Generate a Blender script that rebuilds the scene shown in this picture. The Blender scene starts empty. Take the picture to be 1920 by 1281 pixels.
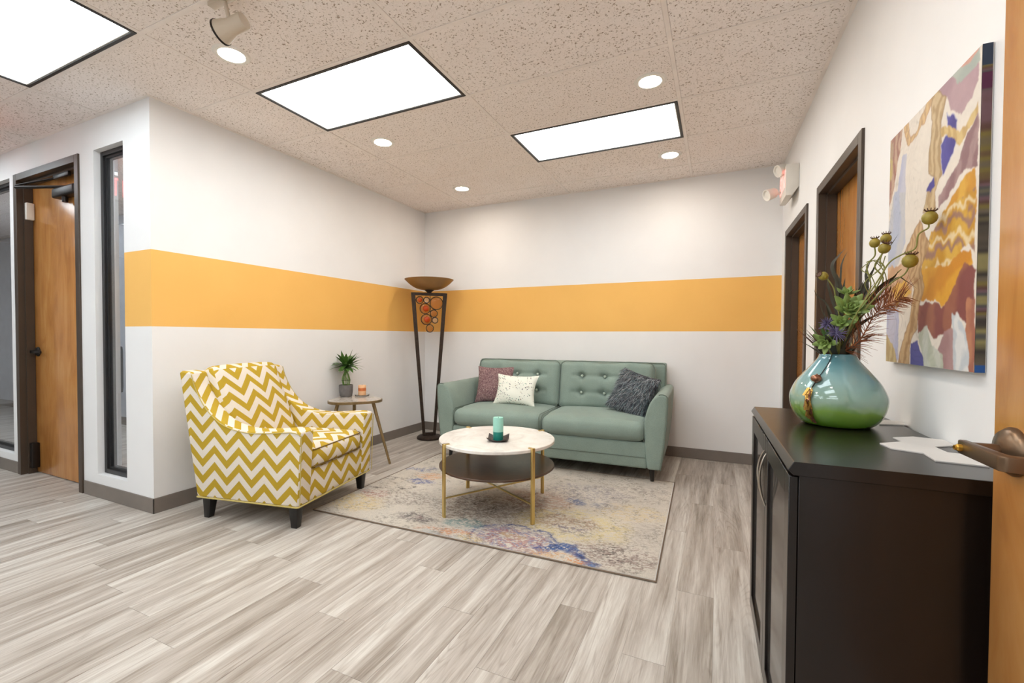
import bpy, bmesh, math, random
import numpy as np
from mathutils import Vector, Matrix
R = math.radians
PI = math.pi
S = bpy.context.scene
COL = S.collection
random.seed(7)
rng = np.random.default_rng(11)

# ------------------------------------------------------------------ camera
CAM = np.array([3.3334, -4.7078, 1.1725])
YAW, PITCH, ROLL, FPX, PX, PY = -0.4399, -0.0208, 0.0041, 845.74, 947.25, 648.93
_fw = np.array([math.sin(YAW)*math.cos(PITCH), math.cos(YAW)*math.cos(PITCH), math.sin(PITCH)])
_r = np.array([math.cos(YAW), -math.sin(YAW), 0.0]); _u = np.cross(_r, _fw)
_r2 = _r*math.cos(ROLL)+_u*math.sin(ROLL); _u2 = -_r*math.sin(ROLL)+_u*math.cos(ROLL)
cam = bpy.data.cameras.new('camera'); camo = bpy.data.objects.new('camera', cam); COL.objects.link(camo)
cam.sensor_width = 36; cam.lens = FPX*36/1920
cam.shift_x = (960-PX)/1920; cam.shift_y = (PY-640.5)/1920
cam.clip_start = 0.02
camo.matrix_world = Matrix(((_r2[0], _u2[0], -_fw[0], CAM[0]), (_r2[1], _u2[1], -_fw[1], CAM[1]),
                            (_r2[2], _u2[2], -_fw[2], CAM[2]), (0, 0, 0, 1)))
S.camera = camo
def ray(x, y): return _fw+(x-PX)/FPX*_r2-(y-PY)/FPX*_u2
def on(x, y, ax, v):
    d = ray(x, y); return CAM+(v-CAM[ax])/d[ax]*d
def seen(P):
    d = np.array(P, float)-CAM; z = d@_fw
    if z < 0.05: return None
    return PX+FPX*(d@_r2)/z, PY-FPX*(d@_u2)/z

# ------------------------------------------------------------------ world and exposure
w = bpy.data.worlds.new('world'); S.world = w; w.use_nodes = True
bg = w.node_tree.nodes['Background']; bg.inputs[0].default_value = (1, 0.95, 0.9, 1); bg.inputs[1].default_value = 0.25
vs = S.view_settings
vs.view_transform = 'Standard'; vs.look = 'None'; vs.gamma = 1; vs.use_curve_mapping = False
vs.exposure = 0.46
PANEL_W, CAN_W = 5.4, 112.0      # radiance of the ceiling panels and of the small round downlights

# room numbers (metres); origin = far left corner of the seating area at floor level
H, D = 2.7103, 3.0289           # ceiling height, length of the left wall
GX, GY, TW, TD = 3.0901, 0.3416, 1.2192, 0.6096   # ceiling grid
ST0, ST1 = 1.2305, 1.732        # painted stripe
WX, WTH = 3.845, 0.0228         # right wall: corner position and its slight turn
_c, _s = math.cos(WTH), math.sin(WTH)
def rw(x, y, z):                # point given as if the right wall were square -> world
    dx = x-WX
    return Vector((WX+_c*dx-_s*y, _s*dx+_c*y, z))
def rw_pix(x, y, d):            # pixel -> square coordinates on a plane d in front of the right wall
    r = ray(x, y); n = np.array([_c, _s, 0]); O = np.array([WX, 0, 0])
    t = (-d-(CAM-O)@n)/(r@n); P = CAM+t*r-O
    return np.array([_c*P[0]+_s*P[1]+WX, -_s*P[0]+_c*P[1], P[2]])

# ------------------------------------------------------------------ materials
def lin(c):
    return tuple(((v/255/12.92) if v/255 <= 0.04045 else ((v/255+0.055)/1.055)**2.4) for v in c)+(1,)
MATS = {}
class NT:
    def __init__(s, name):
        m = bpy.data.materials.new(name); m.use_nodes = True
        s.m, s.t = m, m.node_tree; s.b = s.t.nodes['Principled BSDF']; MATS[name] = m
    def n(s, typ, **kw):
        nd = s.t.nodes.new('ShaderNode'+typ)
        for k, v in kw.items():
            if k.startswith('i_'): nd.inputs[k[2:].replace('_', ' ')].default_value = v
            elif k[0] == 'n' and k[1:].isdigit(): nd.inputs[int(k[1:])].default_value = v
            else: setattr(nd, k, v)
        return nd
    def l(s, a, b): s.t.links.new(a, b)
    def math(s, op, a, b=None, c=None):
        nd = s.n('Math', operation=op)
        for i, v in enumerate((a, b, c)):
            if v is None: continue
            if isinstance(v, (int, float)): nd.inputs[i].default_value = v
            else: s.l(v, nd.inputs[i])
        return nd.outputs[0]
    def ramp(s, fac, stops, interp='LINEAR'):
        nd = s.n('ValToRGB'); cr = nd.color_ramp; cr.interpolation = interp
        while len(cr.elements) < len(stops): cr.elements.new(0.5)
        for e, (p, c) in zip(cr.elements, stops): e.position = p; e.color = c
        s.l(fac, nd.inputs[0]); return nd.outputs[0]
    def mix(s, fac, a, b, mode='MIX'):
        nd = s.n('Mix', data_type='RGBA', blend_type=mode)
        for i, v in ((0, fac), (6, a), (7, b)):
            if isinstance(v, (int, float, tuple)): nd.inputs[i].default_value = v
            else: s.l(v, nd.inputs[i])
        return nd.outputs[2]
    def coords(s, kind='Object', scale=(1, 1, 1), rot=(0, 0, 0), rnd=False):
        tc = s.n('TexCoord'); mp = s.n('Mapping'); mp.inputs['Scale'].default_value = scale; mp.inputs['Rotation'].default_value = rot
        src = tc.outputs[kind]
        if rnd:
            oi = s.n('ObjectInfo'); cx = s.n('CombineXYZ'); m = s.math('MULTIPLY', oi.outputs['Random'], 37.0)
            for k in range(3): s.l(m, cx.inputs[k])
            ad = s.n('VectorMath', operation='ADD'); s.l(src, ad.inputs[0]); s.l(cx.outputs[0], ad.inputs[1]); src = ad.outputs[0]
        s.l(src, mp.inputs[0]); return mp.outputs[0]
    def noise(s, vec, scale, detail=3, rough=0.5, dist=0.0):
        nd = s.n('TexNoise'); nd.inputs['Scale'].default_value = scale; nd.inputs['Detail'].default_value = detail
        nd.inputs['Roughness'].default_value = rough; nd.inputs['Distortion'].default_value = dist
        s.l(vec, nd.inputs['Vector']); return nd.outputs['Fac']
    def bump(s, h, strength=0.2, dist=0.01):
        nd = s.n('Bump'); nd.inputs['Strength'].default_value = strength; nd.inputs['Distance'].default_value = dist
        s.l(h, nd.inputs['Height']); s.l(nd.outputs[0], s.b.inputs['Normal'])
    def base(s, c):
        if isinstance(c, tuple): s.b.inputs['Base Color'].default_value = c
        else: s.l(c, s.b.inputs['Base Color'])
    def set(s, rough=None, metal=None, spec=None, **kw):
        if rough is not None: s.b.inputs['Roughness'].default_value = rough
        if metal is not None: s.b.inputs['Metallic'].default_value = metal
        if spec is not None: s.b.inputs['Specular IOR Level'].default_value = spec
        for k, v in kw.items(): s.b.inputs[k.replace('_', ' ')].default_value = v
        return s

def plain(name, rgb, rough=0.5, metal=0.0, var=0.06, scale=8.0, bump=0.0, spec=None, **kw):
    t = NT(name); c = lin(rgb); v = t.coords()
    f = t.noise(v, scale, 4)
    lo = tuple(x*(1-var) for x in c[:3])+(1,); hi = tuple(min(1, x*(1+var)) for x in c[:3])+(1,)
    t.base(t.ramp(f, [(0.3, lo), (0.7, hi)]))
    t.set(rough, metal, spec, **kw)
    if bump: t.bump(t.noise(v, scale*12, 3), bump, 0.004)
    return t.m
def fabric(name, rgb, var=0.12, weave=600, bump=0.25):
    t = NT(name); v = t.coords(); c = lin(rgb)
    f = t.noise(v, 5, 4); g = t.noise(v, weave, 2)
    a = t.ramp(f, [(0.3, tuple(x*(1-var*.5) for x in c[:3])+(1,)), (0.7, tuple(x*(1+var*.5) for x in c[:3])+(1,))])
    b = t.ramp(g, [(0.3, (1-var*2,)*3+(1,)), (0.7, (1, 1, 1, 1))])
    t.base(t.mix(1.0, a, b, 'MULTIPLY')); t.set(0.92, spec=0.2); t.b.inputs['Sheen Weight'].default_value = 0.15
    t.bump(g, bump, 0.002)
    return t.m
def emit(name, rgb, strength):
    t = NT(name); t.base((0.8, 0.8, 0.8, 1)); t.b.inputs['Emission Color'].default_value = rgb+(1,); t.b.inputs['Emission Strength'].default_value = strength
    return t.m

def mat_wall():
    t = NT('wall_paint'); g = t.n('NewGeometry'); sp = t.n('SeparateXYZ'); t.l(g.outputs['Position'], sp.inputs[0])
    z, x = sp.outputs[2], sp.outputs[0]
    m = t.math('MULTIPLY', t.math('GREATER_THAN', z, ST0), t.math('LESS_THAN', z, ST1))
    m = t.math('MULTIPLY', m, t.math('GREATER_THAN', x, -0.5))
    v = t.coords(); n = t.noise(v, 2.5, 3)
    wht = t.ramp(n, [(0.3, lin((234, 232, 231))), (0.7, lin((238, 236, 235)))])
    yel = t.ramp(n, [(0.3, lin((238, 184, 100))), (0.7, lin((242, 188, 104)))])
    t.base(t.mix(m, wht, yel)); t.set(0.62, spec=0.3); t.bump(t.noise(v, 220, 2), 0.06, 0.002)
    t2 = NT('wall_white'); v = t2.coords(); n = t2.noise(v, 2.5, 3)
    t2.base(t2.ramp(n, [(0.3, lin((234, 232, 231))), (0.7, lin((238, 236, 235)))])); t2.set(0.62, spec=0.3); t2.bump(t2.noise(v, 220, 2), 0.06, 0.002)
mat_wall()
def mat_plank():
    t = NT('floor_plank')
    oi = t.n('ObjectInfo')
    va = t.coords('Object', (10.0, 0.6, 1), rnd=True); n1 = t.noise(va, 1.8, 4, 0.6, 0.4)
    vb = t.coords('Object', (75, 3.0, 1), rnd=True); n2 = t.noise(vb, 1.6, 5, 0.7, 0.8)
    vc = t.coords('Object', (9, 0.75, 1), rnd=True); n3 = t.noise(vc, 1.0, 1, 0.4, 0.4)
    fr = t.math('FRACT', t.math('MULTIPLY', n3, 20.0)); rings = t.math('MULTIPLY', t.math('SUBTRACT', t.math('ABSOLUTE', t.math('SUBTRACT', fr, 0.5)), 0.3), 5.0)
    rings.node.use_clamp = True
    vm = t.coords('Object', (5, 0.8, 1), rnd=True); msk = t.ramp(t.noise(vm, 1.7, 2), [(0.45, (0, 0, 0, 1)), (0.62, (1, 1, 1, 1))])
    rings = t.math('MULTIPLY', rings, msk)
    vd = t.coords('Object', (42, 1.6, 1), rnd=True); drk = t.ramp(t.noise(vd, 1.3, 4, 0.65, 0.5), [(0.56, (0, 0, 0, 1)), (0.70, (1, 1, 1, 1))])
    f = t.math('ADD', t.math('MULTIPLY', n1, 0.95), t.math('MULTIPLY', n2, 0.42))
    f = t.math('ADD', f, t.math('MULTIPLY', t.math('SUBTRACT', oi.outputs['Random'], 0.5), 0.16))
    f = t.math('SUBTRACT', f, t.math('MULTIPLY', rings, 0.10)); f = t.math('SUBTRACT', f, t.math('MULTIPLY', drk, 0.15))
    f = t.math('SUBTRACT', f, 0.16)
    col = t.ramp(f, [(0.20, lin((124, 113, 102))), (0.38, lin((156, 146, 136))), (0.52, lin((177, 168, 159))), (0.72, lin((206, 201, 193)))])
    t.base(col); t.set(0.42, spec=0.35); t.bump(n2, 0.12, 0.002)
mat_plank()
def mat_tile():
    t = NT('ceiling_tile_face'); v = t.coords('Object', rnd=True)
    n = t.noise(v, 95, 4, 0.55, 0.4); v2 = t.coords('Object', (1, 1, 1), rnd=True); big = t.noise(v2, 3, 3)
    base = t.ramp(big, [(0.3, lin((251, 241, 235))), (0.7, lin((255, 246, 241)))])
    dk = t.ramp(n, [(0.355, (1, 1, 1, 1)), (0.415, (0, 0, 0, 1))])
    base = t.mix(1.0, base, t.ramp(t.noise(v, 150, 3, 0.6), [(0.3, (0.9, 0.89, 0.88, 1)), (0.65, (1, 1, 1, 1))]), 'MULTIPLY')
    t.base(t.mix(dk, base, lin((170, 150, 133)))); t.set(0.9, spec=0.1)
    inv = t.math('SUBTRACT', 1.0, dk); t.bump(inv, 0.5, 0.004)
mat_tile()
def mat_wood(name, c1, c2, c3, rough=0.32, sx=14, sz=1.2):
    t = NT(name); v = t.coords('Object', (sx, sx, sz), rnd=True); n = t.noise(v, 1.1, 5, 0.6, 1.2)
    v2 = t.coords('Object', (3.5, 3.5, 2.0), rnd=True); m = t.noise(v2, 1.2, 3, 0.5, 0.6)
    f = t.math('ADD', t.math('MULTIPLY', n, 0.6), t.math('MULTIPLY', m, 0.4))
    t.base(t.ramp(f, [(0.3, lin(c1)), (0.5, lin(c2)), (0.7, lin(c3))])); t.set(rough, spec=0.45)
    return t.m
mat_wood('door_wood', (164, 106, 52), (194, 132, 70), (210, 154, 90), 0.19, 9, 1.6)
mat_wood('espresso_wood', (17, 12, 10), (24, 17, 14), (32, 23, 19), 0.24, 40, 2)
mat_wood('walnut_shelf', (62, 42, 30), (74, 52, 38), (86, 62, 46), 0.3, 20, 2)
def mat_chevron():
    t = NT('chevron_fabric'); uv = t.n('UVMap'); sp = t.n('SeparateXYZ'); t.l(uv.outputs[0], sp.inputs[0])
    z = t.math('PINGPONG', t.math('ADD', sp.outputs[0], 10.0), 0.093)
    f = t.math('FRACT', t.math('DIVIDE', t.math('ADD', t.math('SUBTRACT', sp.outputs[1], z), 10.0), 0.106))
    m = t.math('GREATER_THAN', f, 0.5)
    v = t.coords(); g = t.noise(v, 700, 2)
    a = t.mix(m, lin((230, 219, 204)), lin((190, 158, 50)))
    b = t.ramp(g, [(0.3, (0.86, 0.86, 0.86, 1)), (0.7, (1, 1, 1, 1))])
    t.base(t.mix(1.0, a, b, 'MULTIPLY')); t.set(0.85, spec=0.2); t.bump(g, 0.2, 0.002)
mat_chevron()
def mat_vcol(name, rough, scale=0, amt=0.25, bump=0.0, spec=0.3):
    t = NT(name); at = t.n('Attribute'); at.attribute_name = 'pattern'
    c = at.outputs['Color']
    if scale:
        v = t.coords(); g = t.noise(v, scale, 3, 0.7)
        b = t.ramp(g, [(0.35, (1-amt,)*3+(1,)), (0.65, (1, 1, 1, 1))]); c = t.mix(1.0, c, b, 'MULTIPLY')
        if bump: t.bump(g, bump, 0.004)
    t.base(c); t.set(rough, spec=spec)
mat_vcol('rug_pile', 0.95, 260, 0.28, 0.4, 0.1)
mat_vcol('canvas_paint', 0.55, 30, 0.06, 0.05, 0.2)
fabric('sofa_fabric', (143, 160, 150), 0.14, 420, 0.3)
fabric('button_sheen_fabric', (178, 190, 176), 0.1)  # paler than the sofa fabric; sheen on the buttons is put into the colour
fabric('sofa_piping_fabric', (112, 125, 116), 0.1)
fabric('chevron_piping', (196, 176, 104), 0.1)
fabric('dark_piping', (120, 92, 30), 0.1)
plain('black_wood', (20, 18, 17), 0.3)
plain('brown_metal_frame', (70, 57, 46), 0.4, 0.0, 0.05)
plain('black_aluminium', (48, 47, 48), 0.4, 0.3)
plain('dark_hardware', (40, 33, 29), 0.38, 0.6)
plain('rubber_base', (124, 114, 106), 0.6)
plain('tee_metal', (243, 233, 226), 0.5)
plain('fixture_frame', (38, 33, 30), 0.5)
plain('white_plastic', (226, 220, 210), 0.45)
plain('white_metal', (235, 230, 222), 0.4)
plain('tan_metal', (196, 180, 160), 0.4)
plain('corridor_paint', (216, 219, 226), 0.6)
plain('brass', (214, 188, 122), 0.28, 0.9, 0.04)
plain('antique_metal', (150, 128, 92), 0.4, 0.7, 0.2, 30)
plain('rust_iron', (58, 45, 36), 0.55, 0.5, 0.3, 40, 0.2)
plain('bronze_lever', (112, 90, 70), 0.32, 0.75, 0.1, 12)
plain('pewter', (168, 158, 146), 0.3, 0.9)
plain('grey_concrete', (112, 108, 106), 0.85, 0, 0.15, 25, 0.2)
plain('soil', (62, 48, 36), 0.95, 0, 0.3, 60, 0.5)
plain('leaf_green', (74, 110, 46), 0.45, 0, 0.35, 14)
plain('stalk_green', (104, 138, 62), 0.5, 0, 0.2, 20)
plain('tray_slate', (58, 50, 48), 0.5)
plain('candle_light', (150, 206, 190), 0.5, 0, 0.05, 20)
plain('candle_dark', (24, 128, 116), 0.5, 0, 0.08, 20)
plain('candle_peach', (236, 186, 140), 0.5, 0, 0.08, 20)
plain('candle_orange', (206, 112, 58), 0.5, 0, 0.15, 40)
plain('wick', (40, 34, 30), 0.9)
plain('pale_grey', (206, 202, 198), 0.7)
plain('pod_olive', (146, 128, 46), 0.5, 0, 0.25, 60)
plain('pod_crown', (84, 52, 34), 0.7)
plain('stem_olive', (122, 122, 58), 0.6)
plain('succulent_green', (116, 138, 70), 0.5, 0, 0.25, 40)
plain('thistle_violet', (106, 97, 132), 0.6, 0, 0.3, 60)
plain('dark_leaf', (54, 50, 32), 0.55, 0, 0.35, 30)
plain('copper_feather', (142, 82, 48), 0.6, 0, 0.3, 50)
plain('gold_leaf', (190, 150, 78), 0.3, 0.85, 0.3, 60)
plain('bead_copper', (150, 104, 82), 0.3, 0.8, 0.3, 80)
plain('cord_black', (24, 22, 20), 0.8)
plain('bowl_amber', (150, 112, 66), 0.4, 0.1, 0.12, 6)
plain('chair_black', (30, 30, 32), 0.5)
plain('brass_key', (200, 160, 70), 0.3, 0.9)
def mat_marble():
    t = NT('marble'); v = t.coords('Object', (1, 1, 1), (0, 0, 0.7)); n = t.noise(v, 5, 5, 0.6, 1.5)
    t.base(t.ramp(n, [(0.3, lin((214, 206, 198))), (0.5, lin((232, 226, 218))), (0.7, lin((238, 234, 228)))])); t.set(0.25)
    t = NT('agate_top'); v = t.coords('Object', (1, 1, 1)); n = t.noise(v, 9, 4, 0.6, 2.0)
    t.base(t.ramp(n, [(0.35, lin((158, 146, 134))), (0.5, lin((206, 198, 190))), (0.65, lin((176, 164, 152)))])); t.set(0.12)
mat_marble()
def mat_vase():
    t = NT('vase_glaze'); v = t.coords('Object'); sp = t.n('SeparateXYZ'); t.l(v, sp.inputs[0])
    n = t.noise(v, 9, 3); f = t.math('ADD', t.math('DIVIDE', sp.outputs[2], 0.2325), t.math('MULTIPLY', t.math('SUBTRACT', n, 0.5), 0.16))
    t.base(t.ramp(f, [(0.06, lin((94, 138, 40))), (0.24, lin((126, 160, 72))), (0.36, lin((134, 160, 138))), (0.62, lin((132, 164, 162))), (0.92, lin((98, 146, 156)))]))
    t.set(0.08, spec=0.6); t.b.inputs['Coat Weight'].default_value = 0.6
mat_vase()
def mat_glass():
    t = NT('window_glass'); t.base((0.97, 0.98, 0.985, 1)); t.set(0.0, IOR=1.5); t.b.inputs['Transmission Weight'].default_value = 1.0
    t = NT('clear_glass'); t.base((0.95, 0.93, 0.9, 1)); t.set(0.03, IOR=1.45); t.b.inputs['Transmission Weight'].default_value = 0.95
    t = NT('amber_glass'); t.base(lin((226, 178, 110))); t.set(0.05, IOR=1.3); t.b.inputs['Transmission Weight'].default_value = 0.85
    t = NT('orange_glass'); t.base(lin((206, 78, 22))); t.set(0.08, IOR=1.4); t.b.inputs['Transmission Weight'].default_value = 0.25
    t = NT('cabinet_glass'); t.base((0.3, 0.28, 0.26, 1)); t.set(0.06, IOR=1.14); t.b.inputs['Transmission Weight'].default_value = 0.9
mat_glass()
def mat_tweed():
    t = NT('tweed_mauve'); v = t.coords('Object', (1, 1, 1)); a = t.noise(v, 140, 2, 0.6); b = t.noise(v, 9, 3)
    v2 = t.coords('Object', (260, 60, 60)); c = t.noise(v2, 1, 2)
    f = t.math('ADD', t.math('MULTIPLY', a, 0.55), t.math('MULTIPLY', c, 0.45))
    col = t.ramp(f, [(0.36, lin((76, 58, 62))), (0.47, lin((122, 92, 96))), (0.56, lin((150, 122, 120))), (0.66, lin((196, 176, 168)))])
    t.base(col); t.set(0.95, spec=0.1); t.bump(a, 0.4, 0.003)
    t = NT('speckled_white'); v = t.coords('Object'); vo = t.n('TexVoronoi'); vo.inputs['Scale'].default_value = 62; t.l(v, vo.inputs['Vector'])
    n = t.noise(v, 14, 2); sel = t.math('MULTIPLY', t.math('LESS_THAN', vo.outputs['Distance'], 0.30), t.math('GREATER_THAN', n, 0.47))
    hue = t.n('SeparateColor'); t.l(vo.outputs['Color'], hue.inputs[0])
    dot = t.ramp(hue.outputs[0], [(0.0, lin((60, 58, 70))), (0.35, lin((120, 116, 118))), (0.65, lin((128, 170, 150))), (0.85, lin((170, 150, 130)))], 'CONSTANT')
    t.base(t.mix(sel, lin((234, 234, 222)), dot)); t.set(0.9, spec=0.15); t.bump(t.noise(v, 300, 2), 0.2, 0.002)
    t = NT('fur_fibre'); oi = t.n('Attribute'); oi.attribute_name = 'pattern'; t.base(oi.outputs['Color']); t.set(0.6, spec=0.3)
mat_tweed()
emit('panel_light', (0.82, 0.93, 1.0), PANEL_W)
emit('corridor_fill_light', (0.82, 0.92, 1.0), 15.0)  # glow of the added, unseen corridor fill panels
emit('can_light', (1.0, 0.88, 0.74), CAN_W)
emit('exit_red', (1.0, 0.16, 0.14), 0.9)
emit('exit_red_bright', (1.0, 0.12, 0.12), 3.6)
emit('spot_lens', (1.0, 0.86, 0.7), 1.5)
M = MATS

# ------------------------------------------------------------------ mesh helpers
def box(bm, x0, x1, y0, y1, z0, z1):
    v = [bm.verts.new((x, y, z)) for x in (x0, x1) for y in (y0, y1) for z in (z0, z1)]
    for f in ((0, 1, 3, 2), (4, 6, 7, 5), (0, 4, 5, 1), (2, 3, 7, 6), (0, 2, 6, 4), (1, 5, 7, 3)):
        bm.faces.new([v[i] for i in f])
    return v
def bevel(bm, wd, seg=2):
    bmesh.ops.bevel(bm, geom=list(bm.edges), offset=wd, segments=seg, profile=0.5, affect='EDGES', clamp_overlap=True)
def prism(bm, pts, a, b, axis='y'):
    def P(p, t):
        return {'y': (p[0], t, p[1]), 'x': (t, p[0], p[1]), 'z': (p[0], p[1], t)}[axis]
    A = [bm.verts.new(P(p, a)) for p in pts]; B = [bm.verts.new(P(p, b)) for p in pts]
    n = len(pts)
    bm.faces.new(A); bm.faces.new(B[::-1])
    for i in range(n): bm.faces.new((A[i], B[i], B[(i+1) % n], A[(i+1) % n]))
def lathe(bm, prof, n=32, cx=0, cy=0):
    rings = []
    for r, z in prof:
        if r < 1e-6: rings.append([bm.verts.new((cx, cy, z))])
        else: rings.append([bm.verts.new((cx+r*math.cos(2*PI*k/n), cy+r*math.sin(2*PI*k/n), z)) for k in range(n)])
    for a, b in zip(rings, rings[1:]):
        for k in range(n):
            k2 = (k+1) % n
            q = [a[k % len(a)], a[k2 % len(a)], b[k2 % len(b)], b[k % len(b)]]
            q = list(dict.fromkeys(q))
            if len(q) > 2: bm.faces.new(q)
    for rg, rev in ((rings[0], True), (rings[-1], False)):
        if len(rg) > 2: bm.faces.new(rg[::-1] if rev else rg)
def tube(bm, pts, rad, n=8, closed=False, cap=True):
    P = [Vector(p) for p in pts]; m = len(P)
    rr = rad if isinstance(rad, (list, tuple)) else [rad]*m
    rings = []; up = None
    for i in range(m):
        if closed: t = P[(i+1) % m]-P[i-1]
        else: t = P[min(i+1, m-1)]-P[max(i-1, 0)]
        t.normalize()
        if up is None:
            up = Vector((0, 0, 1)) if abs(t.z) < 0.9 else Vector((1, 0, 0))
        a = t.cross(up).normalized(); up = a.cross(t).normalized()
        rings.append([bm.verts.new(P[i]+rr[i]*(math.cos(2*PI*k/n)*a+math.sin(2*PI*k/n)*up)) for k in range(n)])
    for i in range(m if closed else m-1):
        A, B = rings[i], rings[(i+1) % m]
        for k in range(n): bm.faces.new((A[k], A[(k+1) % n], B[(k+1) % n], B[k]))
    if cap and not closed: bm.faces.new(rings[0][::-1]); bm.faces.new(rings[-1])
def ball(bm, c, r, seg=16, rings=10, sc=(1, 1, 1)):
    bmesh.ops.create_uvsphere(bm, u_segments=seg, v_segments=rings, radius=r, matrix=Matrix.Translation(c) @ Matrix.Diagonal((*sc, 1)))
def rbox(bm, c, h, r, n=8, bulge=(0, 0, 0), disp=None):
    """rounded, bulging box centred at c with half sizes h"""
    def par(k, m):  # denser at the ends
        t = -1+2*k/m
        return math.copysign(abs(t)**0.7, t) if t else 0.0
    nn = n if isinstance(n, tuple) else (n, n, n)
    cache = {}
    def vert(u, v, ww):
        key = (round(u, 5), round(v, 5), round(ww, 5))
        if key in cache: return cache[key]
        p = Vector((u*h[0], v*h[1], ww*h[2]))
        q = Vector([max(-(h[i]-r), min(h[i]-r, p[i])) for i in range(3)])
        d = p-q
        if d.length > 1e-9: p = q+d.normalized()*r
        p.x += math.copysign(1, u)*bulge[0]*(1-v*v)*(1-ww*ww)*(abs(u) > 0.5)*abs(u)
        p.y += math.copysign(1, v)*bulge[1]*(1-u*u)*(1-ww*ww)*(abs(v) > 0.5)*abs(v)
        p.z += math.copysign(1, ww)*bulge[2]*(1-u*u)*(1-v*v)*(abs(ww) > 0.5)*abs(ww)
        if disp: p = disp(p, u, v, ww)
        cache[key] = bm.verts.new(Vector(c)+p); return cache[key]
    for ax in range(3):
        a, b = [(1, 2), (2, 0), (0, 1)][ax]
        for sg in (-1, 1):
            for i in range(nn[a]):
                for j in range(nn[b]):
                    q = []
                    for di, dj in ((0, 0), (1, 0), (1, 1), (0, 1)):
                        k = [0, 0, 0]; k[ax] = sg; k[a] = par(i+di, nn[a]); k[b] = par(j+dj, nn[b]); q.append(vert(*k))
                    try: bm.faces.new(q if sg > 0 else q[::-1])
                    except ValueError: pass
def uvbox(bm, mode=None):
    uv = bm.loops.layers.uv.verify()
    for f in bm.faces:
        n = f.normal; a = [abs(x) for x in n]
        for lp in f.loops:
            p = lp.vert.co
            if a[1] >= a[0] and a[1] >= a[2]: lp[uv].uv = (p.x, p.z)
            elif a[0] >= a[2]: lp[uv].uv = (p.y, p.z)
            else: lp[uv].uv = (p.y, p.x)
def obj(name, bm, mat, parent=None, smooth=False, loc=None, rot=None, sharp=40):
    bmesh.ops.recalc_face_normals(bm, faces=list(bm.faces))
    me = bpy.data.meshes.new(name)
    if smooth:
        for f in bm.faces: f.smooth = True
        for e in bm.edges:
            if len(e.link_faces) == 2 and e.calc_face_angle(0) > R(sharp): e.smooth = False
    bm.to_mesh(me); bm.free()
    me.materials.append(M[mat])
    o = bpy.data.objects.new(name, me); COL.objects.link(o)
    if parent: o.parent = parent
    if loc is not None: o.location = loc
    if rot is not None: o.rotation_euler = rot
    return o
def NB(): return bmesh.new()
def tag(o, label=None, cat=None, group=None, kind=None):
    if label: o['label'] = label
    if cat: o['category'] = cat
    if group: o['group'] = group
    if kind: o['kind'] = kind
    return o
def thing(name, label, cat, loc=(0, 0, 0), rz=0, group=None):
    o = bpy.data.objects.new(name, None); COL.objects.link(o); o.empty_display_size = 0.05
    o.location = loc; o.rotation_euler = (0, 0, rz)
    return tag(o, label, cat, group)
def bx(name, mat, dims, parent=None, bev=0.0, seg=2, loc=None, rot=None, smooth=False):
    bm = NB(); box(bm, *dims)
    if bev: bevel(bm, bev, seg)
    return obj(name, bm, mat, parent, smooth or bev > 0, loc, rot)
def dup(o, parent=None):
    c = o.copy(); COL.objects.link(c); c.parent = parent
    for ch in list(o.children): dup(ch, c)
    return c
def wall_holes(bm, us, zs, holes, d0, d1, axis):
    """slab between d0 and d1 with rectangular holes (u0,u1,z0,z1); axis = direction of its thickness"""
    us = sorted(set(us+[h[0] for h in holes]+[h[1] for h in holes])); zs = sorted(set(zs+[h[2] for h in holes]+[h[3] for h in holes]))
    def solid(i, j):
        if not (0 <= i < len(us)-1 and 0 <= j < len(zs)-1): return False
        a, b = (us[i]+us[i+1])/2, (zs[j]+zs[j+1])/2
        return not any(h[0] < a < h[1] and h[2] < b < h[3] for h in holes)
    def V(u, z, d): return bm.verts.new((u, d, z) if axis == 'y' else (d, u, z))
    for i in range(len(us)-1):
        for j in range(len(zs)-1):
            if not solid(i, j): continue
            a, b, p, q = us[i], us[i+1], zs[j], zs[j+1]
            for d in (d0, d1): bm.faces.new([V(a, p, d), V(b, p, d), V(b, q, d), V(a, q, d)])
            if not solid(i-1, j): bm.faces.new([V(a, p, d0), V(a, q, d0), V(a, q, d1), V(a, p, d1)])
            if not solid(i+1, j): bm.faces.new([V(b, p, d0), V(b, q, d0), V(b, q, d1), V(b, p, d1)])
            if not solid(i, j-1): bm.faces.new([V(a, p, d0), V(b, p, d0), V(b, p, d1), V(a, p, d1)])
            if not solid(i, j+1): bm.faces.new([V(a, q, d0), V(b, q, d0), V(b, q, d1), V(a, q, d1)])
    bmesh.ops.remove_doubles(bm, verts=list(bm.verts), dist=1e-5)
def struct(o): o['kind'] = 'structure'; return o

# numpy noise for woven and painted patterns
def vnoise(x, y, seed=0):
    g = np.random.default_rng(seed).random((64, 64))
    xi, yi = np.floor(x).astype(int), np.floor(y).astype(int); fx, fy = x-xi, y-yi
    fx, fy = fx*fx*(3-2*fx), fy*fy*(3-2*fy)
    G = lambda a, b: g[a % 64, b % 64]
    return (G(xi, yi)*(1-fx)+G(xi+1, yi)*fx)*(1-fy)+(G(xi, yi+1)*(1-fx)+G(xi+1, yi+1)*fx)*fy
def fbm(x, y, seed=0, oc=4):
    s = 0; a = 0.5
    for k in range(oc): s = s+a*vnoise(x*2**k, y*2**k, seed+k); a *= 0.5
    return s/(1-0.5**oc)
def inpoly(x, y, poly):
    r = np.zeros(x.shape, bool); n = len(poly)
    for i in range(n):
        (x1, y1), (x2, y2) = poly[i], poly[(i+1) % n]
        if y1 == y2: continue
        r ^= ((y1 > y) != (y2 > y)) & (x < (x2-x1)*(y-y1)/(y2-y1)+x1)
    return r
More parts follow.
